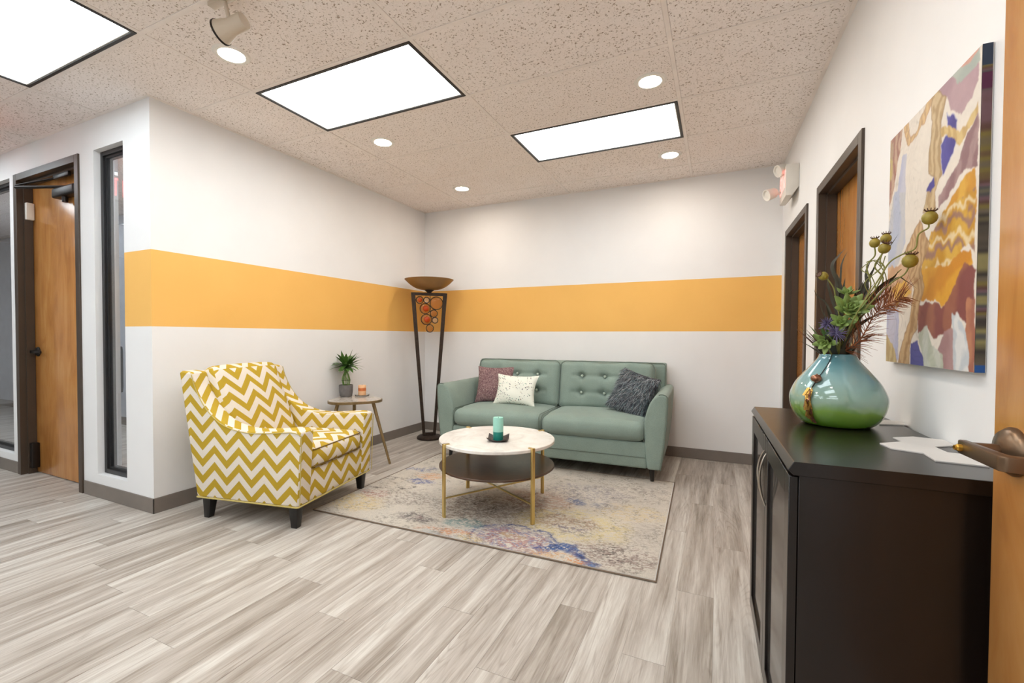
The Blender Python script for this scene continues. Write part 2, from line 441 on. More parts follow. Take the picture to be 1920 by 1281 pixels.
def grid_object(name, X, Y, Z, colr, mat, parent=None):
    """grid surface with a colour per point (pattern of the thing itself)"""
    n, m = X.shape
    vs_ = np.stack([X.ravel(), Y.ravel(), Z.ravel()], -1)
    idx = np.arange(n*m).reshape(n, m)
    fs = np.stack([idx[:-1, :-1], idx[1:, :-1], idx[1:, 1:], idx[:-1, 1:]], -1).reshape(-1, 4)
    me = bpy.data.meshes.new(name); me.from_pydata(vs_.tolist(), [], fs.tolist())
    at = me.color_attributes.new('pattern', 'FLOAT_COLOR', 'POINT')
    c = np.ones((n*m, 4), np.float32); c[:, :3] = colr.reshape(-1, 3); at.data.foreach_set('color', c.ravel())
    me.materials.append(M[mat]); me.update()
    o = bpy.data.objects.new(name, me); COL.objects.link(o)
    if parent: o.parent = parent
    return o
def L3(c): return np.array(lin(c)[:3])

# ================================================================== SETTING
XL, YB = -5.2, -7.6             # far ends of the room (out of view)
CORR = -1.5                     # far wall of the corridor behind the glass
# ---- floor
fl = struct(bx('floor', 'floor_plank', (XL-2.4, 4.3, YB, 0.15, -0.12, -0.0015)))
PWID, PLEN = 0.152, 1.219
pm = NB(); box(pm, -PWID/2+0.0006, PWID/2-0.0006, -PLEN/2+0.0006, PLEN/2-0.0006, -0.008, 0.0)
first = obj('plank', pm, 'floor_plank', fl)
pme = first.data; used = False; cnt = 0
ni = int((3.9+2.6)/PWID)+1
cand = []
for i in range(ni):
    x = 3.94-PWID/2-i*PWID
    off = (i*0.437 % 1.0+0.13*math.sin(i*12.9))*PLEN
    for j in range(-1, 5):
        y = -off-j*PLEN+0.4
        if y > 0.5: continue
        wx = 3.845+0.0228*-y
        if x > wx or y-PLEN/2 < -4.9: continue
        if x < -0.05 and y > -3.05-PLEN/2+0.62 and y > -2.5: continue
        vis = False
        for yy in (y-PLEN/2, y, y+PLEN/2):
            s2 = seen((x, yy, 0))
            if s2 and -60 < s2[0] < 1980 and s2[1] < 1345: vis = True
        if vis: cand.append((x, y))
for x, y in cand:
    if not used: o = first; used = True
    else: o = first.copy(); COL.objects.link(o); o.parent = fl
    o.location = (x, y, 0); cnt += 1
# ---- walls
bm = NB(); box(bm, -0.12, 3.95, 0, 0.15, 0, H+0.02); struct(obj('wall_back', bm, 'wall_paint'))
bm = NB(); box(bm, -0.15, 0, -D+0.15, 0.0, 0, H+0.02); struct(obj('wall_left', bm, 'wall_paint'))
WIN1 = (-0.705, -0.318, 0.168, 2.487)
DOORL = (-1.955, -0.915, 0.0, 2.47)
WIN2 = (-2.95, -2.07, 0.155, 2.487)
bm = NB(); wall_holes(bm, [XL-2.4, 0.0], [0, H+0.02], [WIN1, DOORL, WIN2], -D, -D+0.15, 'y'); struct(obj('wall_corridor_side', bm, 'wall_paint'))
struct(bx('wall_corridor_far', 'corridor_paint', (XL-2.4, -0.15, CORR, CORR+0.1, 0, H+0.02)))
struct(bx('wall_far_left', 'wall_white', (XL-2.5, XL-2.4, YB, CORR+0.1, 0, H+0.02)))
struct(bx('wall_behind', 'wall_white', (XL-2.4, 4.3, YB-0.1, YB, 0, H+0.02)))
DN = (-2.245, -1.445, 0.0, 2.045)     # near door in right wall (along y), rough opening
DF = (-1.085, -0.265, 0.0, 2.03)
bm = NB(); wall_holes(bm, [YB, 0.0], [0, H+0.02], [DN, DF], 0.0, 0.16, 'x')
struct(obj('wall_right', bm, 'wall_white', None, False, (WX, 0, 0), (0, 0, WTH)))
struct(bx('wall_right_room_beyond', 'wall_white', (0.5, 0.6, -3.2, 0.1, 0, H), None, 0, loc=(WX, 0, 0), rot=(0, 0, WTH)))
# ---- baseboards
def baseb(name, dims, **k):
    bm = NB(); x0, x1, y0, y1 = dims
    box(bm, x0, x1, y0, y1, 0.0, 0.1); bevel(bm, 0.002, 1)
    return struct(obj(name, bm, 'rubber_base', None, False, k.get('loc'), k.get('rot')))
BT = 0.008
baseb('baseboard_back', (BT, 3.845, -BT, 0))
baseb('baseboard_left', (0, BT, -D-BT, 0))
baseb('baseboard_corridor_side', (-0.888, BT, -D-BT, -D-0.0005))
baseb('baseboard_far_left', (XL-2.4, -1.99, -D-BT, -D))
baseb('baseboard_right', (-BT, 0, -1.37, -1.12), loc=(WX, 0, 0), rot=(0, 0, WTH))
baseb('baseboard_right_near', (-BT, 0, -7.4, -2.32), loc=(WX, 0, 0), rot=(0, 0, WTH))
baseb('baseboard_corridor_far', (XL-2.4, -0.15, CORR-BT, CORR))

# ---- ceiling: slab, tees, tiles
ce = struct(bx('ceiling', 'tee_metal', (XL-2.4, 4.3, YB, 0.15, H+0.03, H+0.12)))
LIGHTS = {(1, -1), (3, -2), (5, -3), (5, -1), (7, -3), (9, -1), (9, -3), (5, -5), (7, -6), (9, -5), (7, -1), (11, -2), (11, -4), (11, -1)}  # rows outside the view include panels added to brighten the lower walls
tm = NB(); e = 0.011; box(tm, -TW/2+e, TW/2-e, -TD/2+e, TD/2-e, H+0.003, H+0.02); bevel(tm, 0.003, 1)
tile0 = obj('ceiling_tile', tm, 'ceiling_tile_face', ce); t_used = False
for j in range(-1, 12):
    for i in range(-8, 1):
        if (j, i) in LIGHTS: continue
        x = GX+(i+0.5)*TW; y = -GY-(j+0.5)*TD
        if y > 0.1 and j == -1: pass
        if x < 0 and y > -1.5: continue
        if y < YB: continue
        if not t_used: o = tile0; t_used = True
        else: o = tile0.copy(); COL.objects.link(o); o.parent = ce
        o.location = (x, y, 0)
for i in range(-8, 1):
    x = GX+i*TW; bx('grid_tee', 'tee_metal', (x-0.012, x+0.012, YB, 0.0 if x > 0 else -1.5, H, H+0.03), ce, 0.0015, 1)
for j in range(0, 12):
    y = -GY-j*TD; bx('grid_tee', 'tee_metal', (0.0 if y > -1.5 else (XL-2.4), 4.2, y-0.012, y+0.012, H+0.0004, H+0.03), ce, 0.0015, 1)
bx('wall_angle', 'tee_metal', (0.0, 3.845, -0.02, 0, H-0.001, H+0.03), ce)
bx('wall_angle', 'tee_metal', (0.0, 0.02, -D, 0, H-0.001, H+0.03), ce)
bx('wall_angle', 'tee_metal', (XL, 0.02, -D-0.02, -D, H-0.001, H+0.03), ce)
bx('wall_angle', 'tee_metal', (-0.02, 0, -7, 0, H-0.001, H+0.03), ce, loc=(WX, 0, 0), rot=(0, 0, WTH))

# ---- lay-in light panels
LABL = {(1, -1): 'rectangular ceiling light panel nearest the back wall, above the sofa', (3, -2): 'large bright rectangular ceiling light panel above the armchair, middle of three',
        (5, -3): 'bright rectangular ceiling light panel at the upper left corner of the photo'}
def troffer(j, i):
    x0 = GX+i*TW; y1 = -GY-j*TD; cx, cy = x0+TW/2, y1-TD/2
    t = thing('ceiling_light_panel', LABL.get((j, i), 'ceiling light panel added out of view to help light the room'), 'ceiling light', (cx, cy, H), 0, 'lay-in ceiling light panels')
    hx, hy = TW/2-0.012, TD/2-0.012; f = 0.017
    bm = NB()
    for d in ((-hx, hx, -hy, -hy+f), (-hx, hx, hy-f, hy), (-hx, -hx+f, -hy+f, hy-f), (hx-f, hx, -hy+f, hy-f)): box(bm, *d, -0.003, 0.028)
    obj('frame', bm, 'fixture_frame', t)
    bm = NB(); k = f+0.006
    for d in ((-hx+f, hx-f, -hy+f, -hy+k), (-hx+f, hx-f, hy-k, hy-f), (-hx+f, -hx+k, -hy+k, hy-k), (hx-k, hx-f, -hy+k, hy-k)): box(bm, *d, 0.002, 0.02)
    obj('inner_trim', bm, 'white_metal', t)
    nx, ny = 6, 3; ax, ay = (2*hx-2*k)/nx, (2*hy-2*k)/ny
    for a in range(nx):
        for b in range(ny):
            bm = NB(); X0 = -hx+k+a*ax; Y0 = -hy+k+b*ay
            box(bm, X0+0.004, X0+ax-0.004, Y0+0.004, Y0+ay-0.004, 0.012, 0.016)
            obj('diffuser_pane', bm, 'panel_light', t)
    obj('backing', (lambda q: (box(q, -hx+f, hx-f, -hy+f, hy-f, 0.021, 0.026), q)[1])(NB()), 'tan_metal', t)
for j, i in sorted(LIGHTS): troffer(j, i)
# ---- round downlights
CANS = [(0.905, -3.083, 'round recessed downlight beside the spotlight head, nearest the camera'), (0.91, -1.855, 'round recessed downlight over the side table, left of the middle'),
        (0.906, -0.624, 'small round recessed downlight in the far left, near the back corner'), (2.947, -1.855, 'round recessed downlight in front of the far light panel'),
        (2.95, -0.644, 'round recessed downlight between the far light panel and the back wall'), (2.95, -3.083, 'round recessed downlight out of view near the camera'),
        (0.905, -4.31, 'round recessed downlight out of view on the left'), (2.95, -4.31, 'round recessed downlight out of view behind the camera')]
for x, y, lb in CANS:
    t = thing('recessed_downlight', lb, 'downlight', (x, y, H), 0, 'round recessed ceiling downlights')
    bm = NB(); lathe(bm, [(0.064, 0.003), (0.066, -0.004), (0.085, -0.005), (0.094, 0.003)], 40); obj('trim_ring', bm, 'white_metal', t, True)
    bm = NB(); lathe(bm, [(0.0, -0.002), (0.064, -0.001), (0.064, 0.002), (0, 0.002)], 32); obj('lens', bm, 'can_light', t, True)
# ---- track with one spotlight head
t = thing('track_light', 'beige ceiling spotlight head hanging from a track at top left', 'spotlight', (1.24, -3.37, H))
bx('track', 'tan_metal', (-0.05, 1.6, -0.018, 0.018, -0.02, 0.0), t, 0.002)
ha = Vector(on(412, 62, 2, 2.575)); hb = Vector(on(455, 40, 2, 2.61)); base = Vector((1.24, -3.37, H))
hc = (ha+hb)/2; ax = (ha-hb).normalized()
bm = NB(); tube(bm, [(hc.x-base.x, 0, -0.02), hc-base], 0.009, 10); obj('stem', bm, 'tan_metal', t, True)
bm = NB(); q = ax.to_track_quat('Z', 'Y')
lathe(bm, [(0, -0.075), (0.034, -0.075), (0.036, -0.07), (0.036, -0.005), (0.05, 0.045), (0.055, 0.06), (0.05, 0.06), (0.045, 0.045), (0, 0.04)], 32)
obj('lamp_head', bm, 'tan_metal', t, True, hc-base, q.to_euler())
bm = NB(); lathe(bm, [(0.0555, 0.054), (0.0565, 0.062), (0.05, 0.063), (0.049, 0.056)], 32); obj('front_ring', bm, 'dark_hardware', t, True, hc-base, q.to_euler())
bm = NB(); lathe(bm, [(0, 0.0425), (0.043, 0.0435), (0.043, 0.0465), (0, 0.0465)], 24); obj('lamp_lens', bm, 'white_metal', t, True, hc-base, q.to_euler())

# ---- doors
def frame_y(parent, u0, u1, ztop, fw, d0, d1, axis, mat='brown_metal_frame'):
    """metal frame: casing around u0..u1 (inner opening), thickness d0 (room side) .. d1"""
    def B(name, a, b, da, db, za, zb):
        dims = (a, b, da, db, za, zb) if axis == 'y' else (da, db, a, b, za, zb)
        bx(name, mat, dims, parent, 0.002, 1)
    B('jamb', u0-fw, u0, d0, d1, 0, ztop+fw); B('jamb', u1, u1+fw, d0, d1, 0, ztop+fw); B('head', u0, u1, d0, d1, ztop, ztop+fw)
# left door: closed, set back in its frame
dl = struct(thing('door_1', None, None, (0, -D, 0)))
U0, U1, ZT = -1.915, -0.955, 2.44
frame_y(dl, U0, U1, ZT, 0.055, -0.012, 0.162, 'y')
bx('door_stop', 'brown_metal_frame', (U0, U0+0.018, 0.03, 0.083, 0, ZT), dl); bx('door_stop', 'brown_metal_frame', (U1-0.018, U1, 0.03, 0.083, 0, ZT), dl)
bx('door_stop', 'brown_metal_frame', (U0+0.018, U1-0.018, 0.03, 0.083, ZT-0.018, ZT), dl)
leaf = bx('door_leaf', 'door_wood', (U0+0.004, U1-0.004, 0.085, 0.13, 0.008, ZT-0.004), dl, 0.002)
def lever_set(parent, x, y, z, sx, mat='dark_hardware'):
    """lever on a face looking to -y at (x,y,z); the lever points along sx"""
    bm = NB(); lathe(bm, [(0, 0), (0.04, 0), (0.04, 0.006), (0.032, 0.014), (0.014, 0.016), (0.012, 0.05), (0, 0.05)], 24)
    h = obj('door_handle', bm, mat, parent, True, (x, y, z), (PI/2, 0, 0))
    bm = NB(); box(bm, min(0, sx*0.15)-0.012, max(0, sx*0.15)+0.012, -0.012, 0.012, 0.036, 0.05); bevel(bm, 0.004, 2)
    l = obj('lever', bm, mat, h, True)
    return h
lever_set(dl, U0+0.07, 0.085, 1.03, 1)
# closer with folded arms
bm = NB(); prism(bm, [(U1-0.44, 2.24), (U1-0.10, 2.24), (U1-0.10, 2.315), (U1-0.44, 2.315)], 0.018, 0.084); bevel(bm, 0.014, 3); cl = obj('door_closer', bm, 'dark_hardware', dl, True)
bm = NB(); lathe(bm, [(0, 2.2), (0.018, 2.2), (0.02, 2.24), (0, 2.24)], 16, U1-0.3, 0.05); obj('closer_pivot', bm, 'dark_hardware', dl, True)
bm = NB(); tube(bm, [(U1-0.3, 0.07, 2.325), (U1-0.78, -0.07, 2.345)], 0.012, 8); obj('closer_arm', bm, 'dark_hardware', dl, True)
bm = NB(); tube(bm, [(U1-0.78, -0.07, 2.36), (U1-0.42, 0.04, 2.40)], [0.007, 0.009], 8); obj('closer_forearm', bm, 'dark_hardware', dl, True)
bx('closer_shoe', 'dark_hardware', (U1-0.44, U1-0.2, 0.03, 0.05, 2.39, 2.425), dl, 0.003)
bx('door_contact', 'white_plastic', (U0+0.018, U0+0.052, 0.032, 0.082, 2.13, 2.27), dl, 0.005)
bx('door_holder', 'dark_hardware', (U0+0.018, U0+0.07, 0.035, 0.085, 0.05, 0.26), dl, 0.006)
# right-wall doors, seen at a flat angle
def right_door(n, u0, u1, zt, lever_at):
    d = struct(thing('door_%d' % n, None, None, (WX, 0, 0), WTH))
    frame_y(d, u0, u1, zt, 0.05, -0.012, 0.15, 'x')
    for a in ((u0, u0+0.016), (u1-0.016, u1)): bx('door_stop', 'brown_metal_frame', (0.03, 0.078, a[0], a[1], 0, zt), d)
    bx('door_stop', 'brown_metal_frame', (0.03, 0.078, u0+0.016, u1-0.016, zt-0.016, zt), d)
    bx('door_leaf', 'door_wood', (0.08, 0.125, u0+0.003, u1-0.003, 0.008, zt-0.003), d, 0.002)
    bm = NB(); lathe(bm, [(0, 0), (0.033, 0), (0.033, 0.006), (0.012, 0.012), (0.011, 0.05), (0, 0.05)], 20)
    h = obj('door_handle', bm, 'dark_hardware', d, True, (0.08, lever_at, 0.98), (0, -PI/2, 0))
    bm = NB(); box(bm, -0.01, 0.01, -0.01, 0.11, 0.044, 0.058); bevel(bm, 0.004, 2); obj('lever', bm, 'dark_hardware', h, True)
    return d
right_door(2, -2.225, -1.465, 2.03, -2.15)
d3 = right_door(3, -1.065, -0.285, 2.02, -1.0)
bx('push_plate', 'dark_hardware', (0.074, 0.08, -1.03, -0.96, 1.28, 1.5), d3, 0.002)
# near door, standing open along the right wall
d4 = struct(thing('door_4', None, None, rw(3.74, -3.515, 0), WTH))
bx('door_leaf', 'door_wood', (0.0, 0.045, -0.91, 0.0, 0.01, 2.03), d4, 0.002)
bm = NB(); lathe(bm, [(0, 0), (0.044, 0), (0.044, 0.005), (0.036, 0.016), (0.02, 0.021), (0.016, 0.023), (0, 0.023)], 40)
hd = obj('door_handle', bm, 'bronze_lever', d4, True, (0.0, -0.066, 0.968), (0, -PI/2, 0))
def LV(a, b, c): return (-a, b-0.066, c+0.968)      # a: out from the door, b: along it, c: up
bm = NB(); tube(bm, [LV(0.02, 0, 0), LV(0.066, 0, 0)], 0.012, 16); obj('shank', bm, 'bronze_lever', d4, True)
bm = NB(); pts = [(0.058, 0.016), (0.073, 0.016), (0.073, -0.112), (0.066, -0.122), (0.022, -0.126), (0.022, -0.112), (0.056, -0.108), (0.059, -0.1)]
prism(bm, [(-a, b-0.066) for a, b in pts], 0.968-0.013, 0.968+0.013, 'z'); bevel(bm, 0.003, 2)
obj('lever', bm, 'bronze_lever', d4, True)
bm = NB(); lathe(bm, [(0, 0), (0.0068, 0), (0.0068, 0.006), (0.0048, 0.008), (0.0048, 0.0105), (0.0026, 0.0105), (0.0026, 0.006), (0, 0.006)], 20)
obj('lock_button', bm, 'brass_key', d4, True, (-0.073, -0.066, 0.968), (0, -PI/2, 0))
for zz in (0.25, 1.05, 1.85): bx('hinge', 'dark_hardware', (-0.002, 0.047, -0.925, -0.91, zz-0.05, zz+0.05), d4)
# ---- windows beside the left door
def window(n, u0, u1, z0, z1):
    wd = struct(thing('window_%d' % n, None, None, (0, -D, 0)))
    a, b, f = 0.04, 0.1, 0.032
    for nm, d in (('frame_side', (u0, u0+f, a, b, z0, z1)), ('frame_side', (u1-f, u1, a, b, z0, z1)), ('frame_sill', (u0+f, u1-f, a, b, z0, z0+f)), ('frame_head', (u0+f, u1-f, a, b, z1-f, z1))):
        bx(nm, 'black_aluminium', d, wd, 0.002, 1)
    g = f+0.014
    for nm, d in (('glazing_bead', (u0+f, u0+g, a+0.015, b, z0+f, z1-f)), ('glazing_bead', (u1-g, u1-f, a+0.015, b, z0+f, z1-f)), ('glazing_bead', (u0+g, u1-g, a+0.015, b, z0+f, z0+g)), ('glazing_bead', (u0+g, u1-g, a+0.015, b, z1-g, z1-f))):
        bx(nm, 'black_aluminium', d, wd)
    bx('pane', 'window_glass', (u0+g, u1-g, a+0.022, a+0.028, z0+g, z1-g), wd)
window(1, *WIN1); window(2, *WIN2)
bx_sw = thing('light_switch', 'white light switch on the wall behind the narrow window', 'switch', (-3.93, CORR, 1.25))
bx('plate', 'white_plastic', (-0.04, 0.04, -0.008, -0.0002, -0.06, 0.06), bx_sw, 0.002); bx('toggle', 'white_plastic', (-0.012, 0.012, -0.014, -0.008, -0.025, 0.025), bx_sw, 0.002)
# fill panels added out of sight to brighten the corridor behind the glass
for cx_, hl, lb in ((-1.0, 0.6, 'added unseen fill panel of the corridor close behind the narrow window wall'), (-4.55, 0.27, 'short added unseen fill panel of the corridor between the two windows')):
    t = thing('corridor_fill_panel', lb, 'ceiling light', (cx_, -1.85, H-0.03), 0, 'added corridor fill panels')
    bx('frame', 'fixture_frame', (-hl, hl, -0.25, 0.25, 0.0, 0.03), t); bx('diffuser', 'corridor_fill_light', (-hl+0.02, hl-0.02, -0.23, 0.23, -0.004, -0.0005), t)

# ---- exit signs
def exit_sign(name, label, loc, rz, ln=0.30, th=0.055, ht=0.2, both=True, heads=False):
    """body long along local y, faces looking to -x and +x"""
    t = thing(name, label, 'exit sign', loc, rz)
    bm = NB()
    if heads: prism(bm, [(0.0, 0.03), (-0.045, -0.03), (-th, -0.03), (-th, ht), (0.0, ht)], -ln/2, ln/2)
    else: box(bm, -th/2, th/2, -ln/2, ln/2, 0, ht)
    bevel(bm, 0.004, 2); obj('housing', bm, 'white_plastic', t, True)
    def letters(xf, sg):
        sw = 0.019; lh = 0.15 if not heads else 0.12; lw = 0.05; z0 = (ht-lh)/2
        x0, x1 = sorted((xf, xf+sg*0.002))
        def stroke(bm, p, q):
            d = Vector((q[0]-p[0], q[1]-p[1])); n = Vector((-d.y, d.x)).normalized()*sw/2
            pp = [(p[0]+n.x, p[1]+n.y), (q[0]+n.x, q[1]+n.y), (q[0]-n.x, q[1]-n.y), (p[0]-n.x, p[1]-n.y)]
            prism(bm, [(sg_y*a, b) for a, b in pp], x0, x1, 'x')
        sg_y = -1 if sg < 0 else 1          # reads left to right for whoever faces it
        G = {'E': [((0, 0), (0, 1)), ((0, 1), (1, 1)), ((0, .5), (.85, .5)), ((0, 0), (1, 0))], 'X': [((0, 0), (1, 1)), ((0, 1), (1, 0))],
             'I': [((.5, 0), (.5, 1))], 'T': [((.5, 0), (.5, 1)), ((0, 1), (1, 1))]}
        for k, ch in enumerate('EXIT'):
            bm = NB(); ox = (k-1.5)*0.068-lw/2
            for (a, b), (c2, d2) in G[ch]: stroke(bm, (ox+a*lw, z0+b*lh), (ox+c2*lw, z0+d2*lh))
            obj('letter_'+ch.lower(), bm, 'exit_red' if heads else 'exit_red_bright', t)
    if heads: letters(-th, -1)
    else: letters(th/2, 1); letters(-th/2, -1)
    return t
ex = exit_sign('exit_sign', 'white exit sign with two emergency lamp heads high on the right wall', rw(WX, -0.62, 2.26), WTH, 0.30, 0.085, 0.2, heads=True)
for (dx, dy, dz) in ((-0.10, -0.06, 0.19), (-0.155, 0.10, 0.06)):
    q = Vector((-0.75, -0.35, -0.3)).normalized().to_track_quat('Z', 'Y').to_euler()
    bm = NB(); lathe(bm, [(0, -0.045), (0.03, -0.045), (0.04, -0.03), (0.046, 0.03), (0.046, 0.036), (0.04, 0.036), (0.03, 0.026), (0, 0.024)], 20)
    h = obj('lamp_head', bm, 'white_plastic', ex, True, (dx, dy, dz), q)
    bm = NB(); tube(bm, [(-0.06, dy, dz), (dx+0.03, dy, dz)], 0.012, 8); obj('swivel', bm, 'white_plastic', ex, True)
ex2 = exit_sign('ceiling_exit_sign', 'red-lettered exit sign seen mirrored in the narrow window pane', (-1.6, -3.52, 2.39), 0, 0.32, 0.05, 0.22)
bx('mount', 'white_plastic', (-0.02, 0.02, -0.06, 0.06, 0.22, H-2.39), ex2)

# ================================================================== FURNITURE
# ---- rug
RX, RY, RRZ = 1.965, -1.705, 0.028
RW2, RD2 = 1.095, 0.80
rg = thing('area_rug', 'distressed multicolour medallion rug under the coffee table and sofa', 'rug', (RX, RY, 0), RRZ)
n, m = 560, 410
xs, ys = np.meshgrid(np.linspace(-RW2+0.008, RW2-0.008, n), np.linspace(-RD2+0.008, RD2-0.008, m), indexing='ij')
col = np.ones((n, m, 3))*L3((208, 199, 187))
big = fbm(xs*4+9, ys*4+3, 5)[..., None]; col = col*(0.86+0.28*big)
def rugpt(cx, cy):
    P = on(560+cx/2.5946, 830+cy/2.5946, 2, 0.008); dx, dy = P[0]-RX, P[1]-RY
    return dx*math.cos(RRZ)+dy*math.sin(RRZ), -dx*math.sin(RRZ)+dy*math.cos(RRZ)
wx_ = xs+0.10*(fbm(xs*9, ys*9, 21)-0.5)+0.03*(fbm(xs*30, ys*30, 31)-0.5)
wy_ = ys+0.10*(fbm(xs*9+5, ys*9, 22)-0.5)+0.03*(fbm(xs*30, ys*30+7, 32)-0.5)
fine = fbm(xs*42, ys*70, 41, 3)*.5+fbm(xs*130, ys*190, 44, 2)*.5; fine2 = fbm(xs*50+3, ys*80, 42, 3)*.5+fbm(xs*150, ys*210, 45, 2)*.5; mid = fbm(xs*20, ys*16, 43, 3)
def patch(cx, cy, rx, ry, c, amt=0.8, thr=0.46, src=None):
    global col
    a, b = rugpt(cx, cy); r = np.sqrt(((wx_-a)/rx)**2+((wy_-b)/ry)**2)
    k = np.clip((1.12-r)/0.4, 0, 1)*np.clip(((fine if src is None else src)-thr)/0.12, 0, 1)*amt*0.85
    col = col*(1-k[..., None])+L3(c)*k[..., None]
def ring(cx, cy, rx, ry, wd, c, amt=0.7, thr=0.4):
    global col
    a, b = rugpt(cx, cy); r = np.sqrt(((wx_-a)/rx)**2+((wy_-b)/ry)**2)
    k = np.clip(1-np.abs(r-1)/wd, 0, 1)*np.clip((fine2-thr)/0.08, 0, 1)*amt
    col = col*(1-k[..., None])+L3(c)*k[..., None]
for cx, cy, rr in ((300, 200, .3), (1650, 250, .3), (1700, 450, .25), (500, 250, .25), (1500, 180, .3), (780, 300, .3)):
    patch(cx, cy, rr, rr*.8, (168, 156, 146), .6, .5)
patch(950, 330, .48, .30, (140, 122, 110), .75, .44); patch(950, 330, .3, .2, (110, 95, 88), .6, .5, fine2)
patch(1180, 280, .28, .2, (178, 140, 122), .7, .42)
patch(1330, 400, .36, .26, (216, 198, 142), .8, .4); patch(1310, 395, .2, .14, (158, 132, 130), .85, .44); patch(1340, 430, .14, .06, (96, 112, 148), .7, .5)
patch(1040, 470, .30, .17, (112, 118, 156), .85, .44); patch(1040, 465, .24, .125, (176, 116, 108), .85, .46, fine2); patch(1040, 460, .09, .05, (206, 178, 132), .8, .45)
ring(1040, 468, .29, .165, .12, (86, 98, 148), .9, .42)
for cx, cy in ((1160, 520), (1200, 512), (1250, 500), (1290, 498), (1330, 515), (1350, 540), (1375, 560), (1405, 582)):
    patch(cx, cy, .052, .038, (54, 88, 146), .95, .36); patch(cx+14, cy+12, .03, .022, (64, 104, 160), .9, .38, fine2)
patch(1240, 560, .19, .08, (214, 166, 112), .8, .44); patch(1330, 575, .06, .03, (206, 130, 80), .8, .45)
patch(1540, 555, .24, .15, (136, 112, 106), .8, .48); patch(1540, 540, .14, .09, (100, 84, 84), .7, .5, fine2)
patch(1400, 245, .33, .2, (146, 140, 150), .75, .47); patch(1350, 290, .07, .06, (92, 112, 152), .9, .42); patch(1500, 315, .12, .05, (86, 108, 152), .9, .43)
patch(1620, 345, .26, .14, (214, 192, 146), .7, .44); patch(1700, 240, .2, .1, (150, 140, 136), .6, .5)
patch(730, 435, .2, .05, (212, 140, 92), .8, .44); patch(800, 392, .13, .08, (118, 152, 152), .85, .44); patch(720, 462, .2, .06, (176, 188, 196), .8, .4)
patch(830, 470, .12, .06, (222, 196, 140), .8, .42)
patch(580, 367, .15, .075, (112, 104, 106), .9, .42); patch(580, 367, .06, .03, (150, 132, 128), .9, .4)
patch(270, 285, .26, .15, (222, 198, 146), .85, .42); patch(370, 250, .14, .06, (188, 134, 124), .8, .44); ring(430, 195, .26, .12, .12, (104, 98, 98), .9, .46)
patch(640, 165, .16, .1, (214, 166, 126), .85, .42); patch(600, 190, .11, .05, (84, 98, 156), .95, .42); patch(575, 130, .13, .05, (112, 124, 168), .85, .43)
patch(500, 270, .3, .14, (140, 126, 120), .6, .5); patch(640, 130, .1, .06, (84, 98, 150), .7, .48)
col = col*(1-0.38*np.clip((fine2-0.53)/0.08, 0, 1)*np.clip((mid-.42)/.2, 0, 1))[..., None]
grid_object('woven_face', xs, ys, 0.0085+0.001*fine, col, 'rug_pile', rg)
bx('rug_backing', 'pale_grey', (-RW2+0.004, RW2-0.004, -RD2+0.004, RD2-0.004, 0.0005, 0.0075), rg)
plain('rug_edge', (122, 104, 88), 0.9)
bm = NB(); tube(bm, [(-RW2, -RD2, 0.0055), (RW2, -RD2, 0.0055), (RW2, RD2, 0.0055), (-RW2, RD2, 0.0055)], 0.005, 8, True); obj('bound_edge', bm, 'rug_edge', rg, True)
ZR = 0.0095

# ---- armchair (faces local +x)
ac = thing('armchair', 'yellow and cream chevron upholstered armchair with black tapered legs', 'armchair', (0.627, -2.488, 0), R(11))
swoop = [(0.405, 0.595), (0.33, 0.603), (0.2, 0.592), (0.05, 0.583), (-0.07, 0.594), (-0.17, 0.624), (-0.24, 0.667), (-0.305, 0.728), (-0.352, 0.795), (-0.388, 0.865), (-0.412, 0.935)]
def catmull(p, k=3):
    out = []
    for i in range(len(p)-1):
        a, b, c2, d2 = p[max(i-1, 0)], p[i], p[i+1], p[min(i+2, len(p)-1)]
        for s in range(k):
            t_ = s/k
            out.append(tuple(0.5*((2*b[j])+(-a[j]+c2[j])*t_+(2*a[j]-5*b[j]+4*c2[j]-d2[j])*t_*t_+(-a[j]+3*b[j]-3*c2[j]+d2[j])*t_**3) for j in range(len(b))))
    return out+[tuple(p[-1])]
sw = catmull(swoop, 3)
outl = [(0.375, 0.14)]+sw+[(-0.505, 0.945), (-0.512, 0.93), (-0.378, 0.14)]
acc = [0]
for a, b in zip(sw, sw[1:]): acc.append(acc[-1]+math.hypot(b[0]-a[0], b[1]-a[1]))
for sg in (-1, 1):
    bm = NB(); a, b = sg*0.285, sg*0.402; prism(bm, outl, a, b); bmesh.ops.recalc_face_normals(bm, faces=list(bm.faces))
    eds = [e_ for e_ in bm.edges if e_.calc_face_angle(0) > R(35)]
    bmesh.ops.bevel(bm, geom=eds, offset=0.014, segments=3, profile=0.5, affect='EDGES', clamp_overlap=True)
    bm.normal_update(); uvbox(bm)
    uv = bm.loops.layers.uv.verify()
    for f in bm.faces:
        n_ = f.normal
        if abs(n_.y) < 0.5 and (n_.z > 0.25 and f.calc_center_median().z > 0.5):
            for lp in f.loops:
                p = lp.vert.co; k = min(range(len(sw)), key=lambda q: (sw[q][0]-p.x)**2+(sw[q][1]-p.z)**2)
                lp[uv].uv = (p.y-a-0.03, acc[k])
        elif abs(n_.x) > 0.7 and n_.x > 0:
            for lp in f.loops: p = lp.vert.co; lp[uv].uv = (p.y-a+0.04, p.z)
    arm = obj('arm', bm, 'chevron_fabric', ac, True)
    bm = NB(); tube(bm, [(x, sg*0.403, z) for x, z in ([(0.39, 0.15), (0.405, 0.575)]+[(x-0.0, z-0.012) for x, z in sw[2:]])], 0.0028, 6); obj('welt', bm, 'chevron_piping', arm, True)
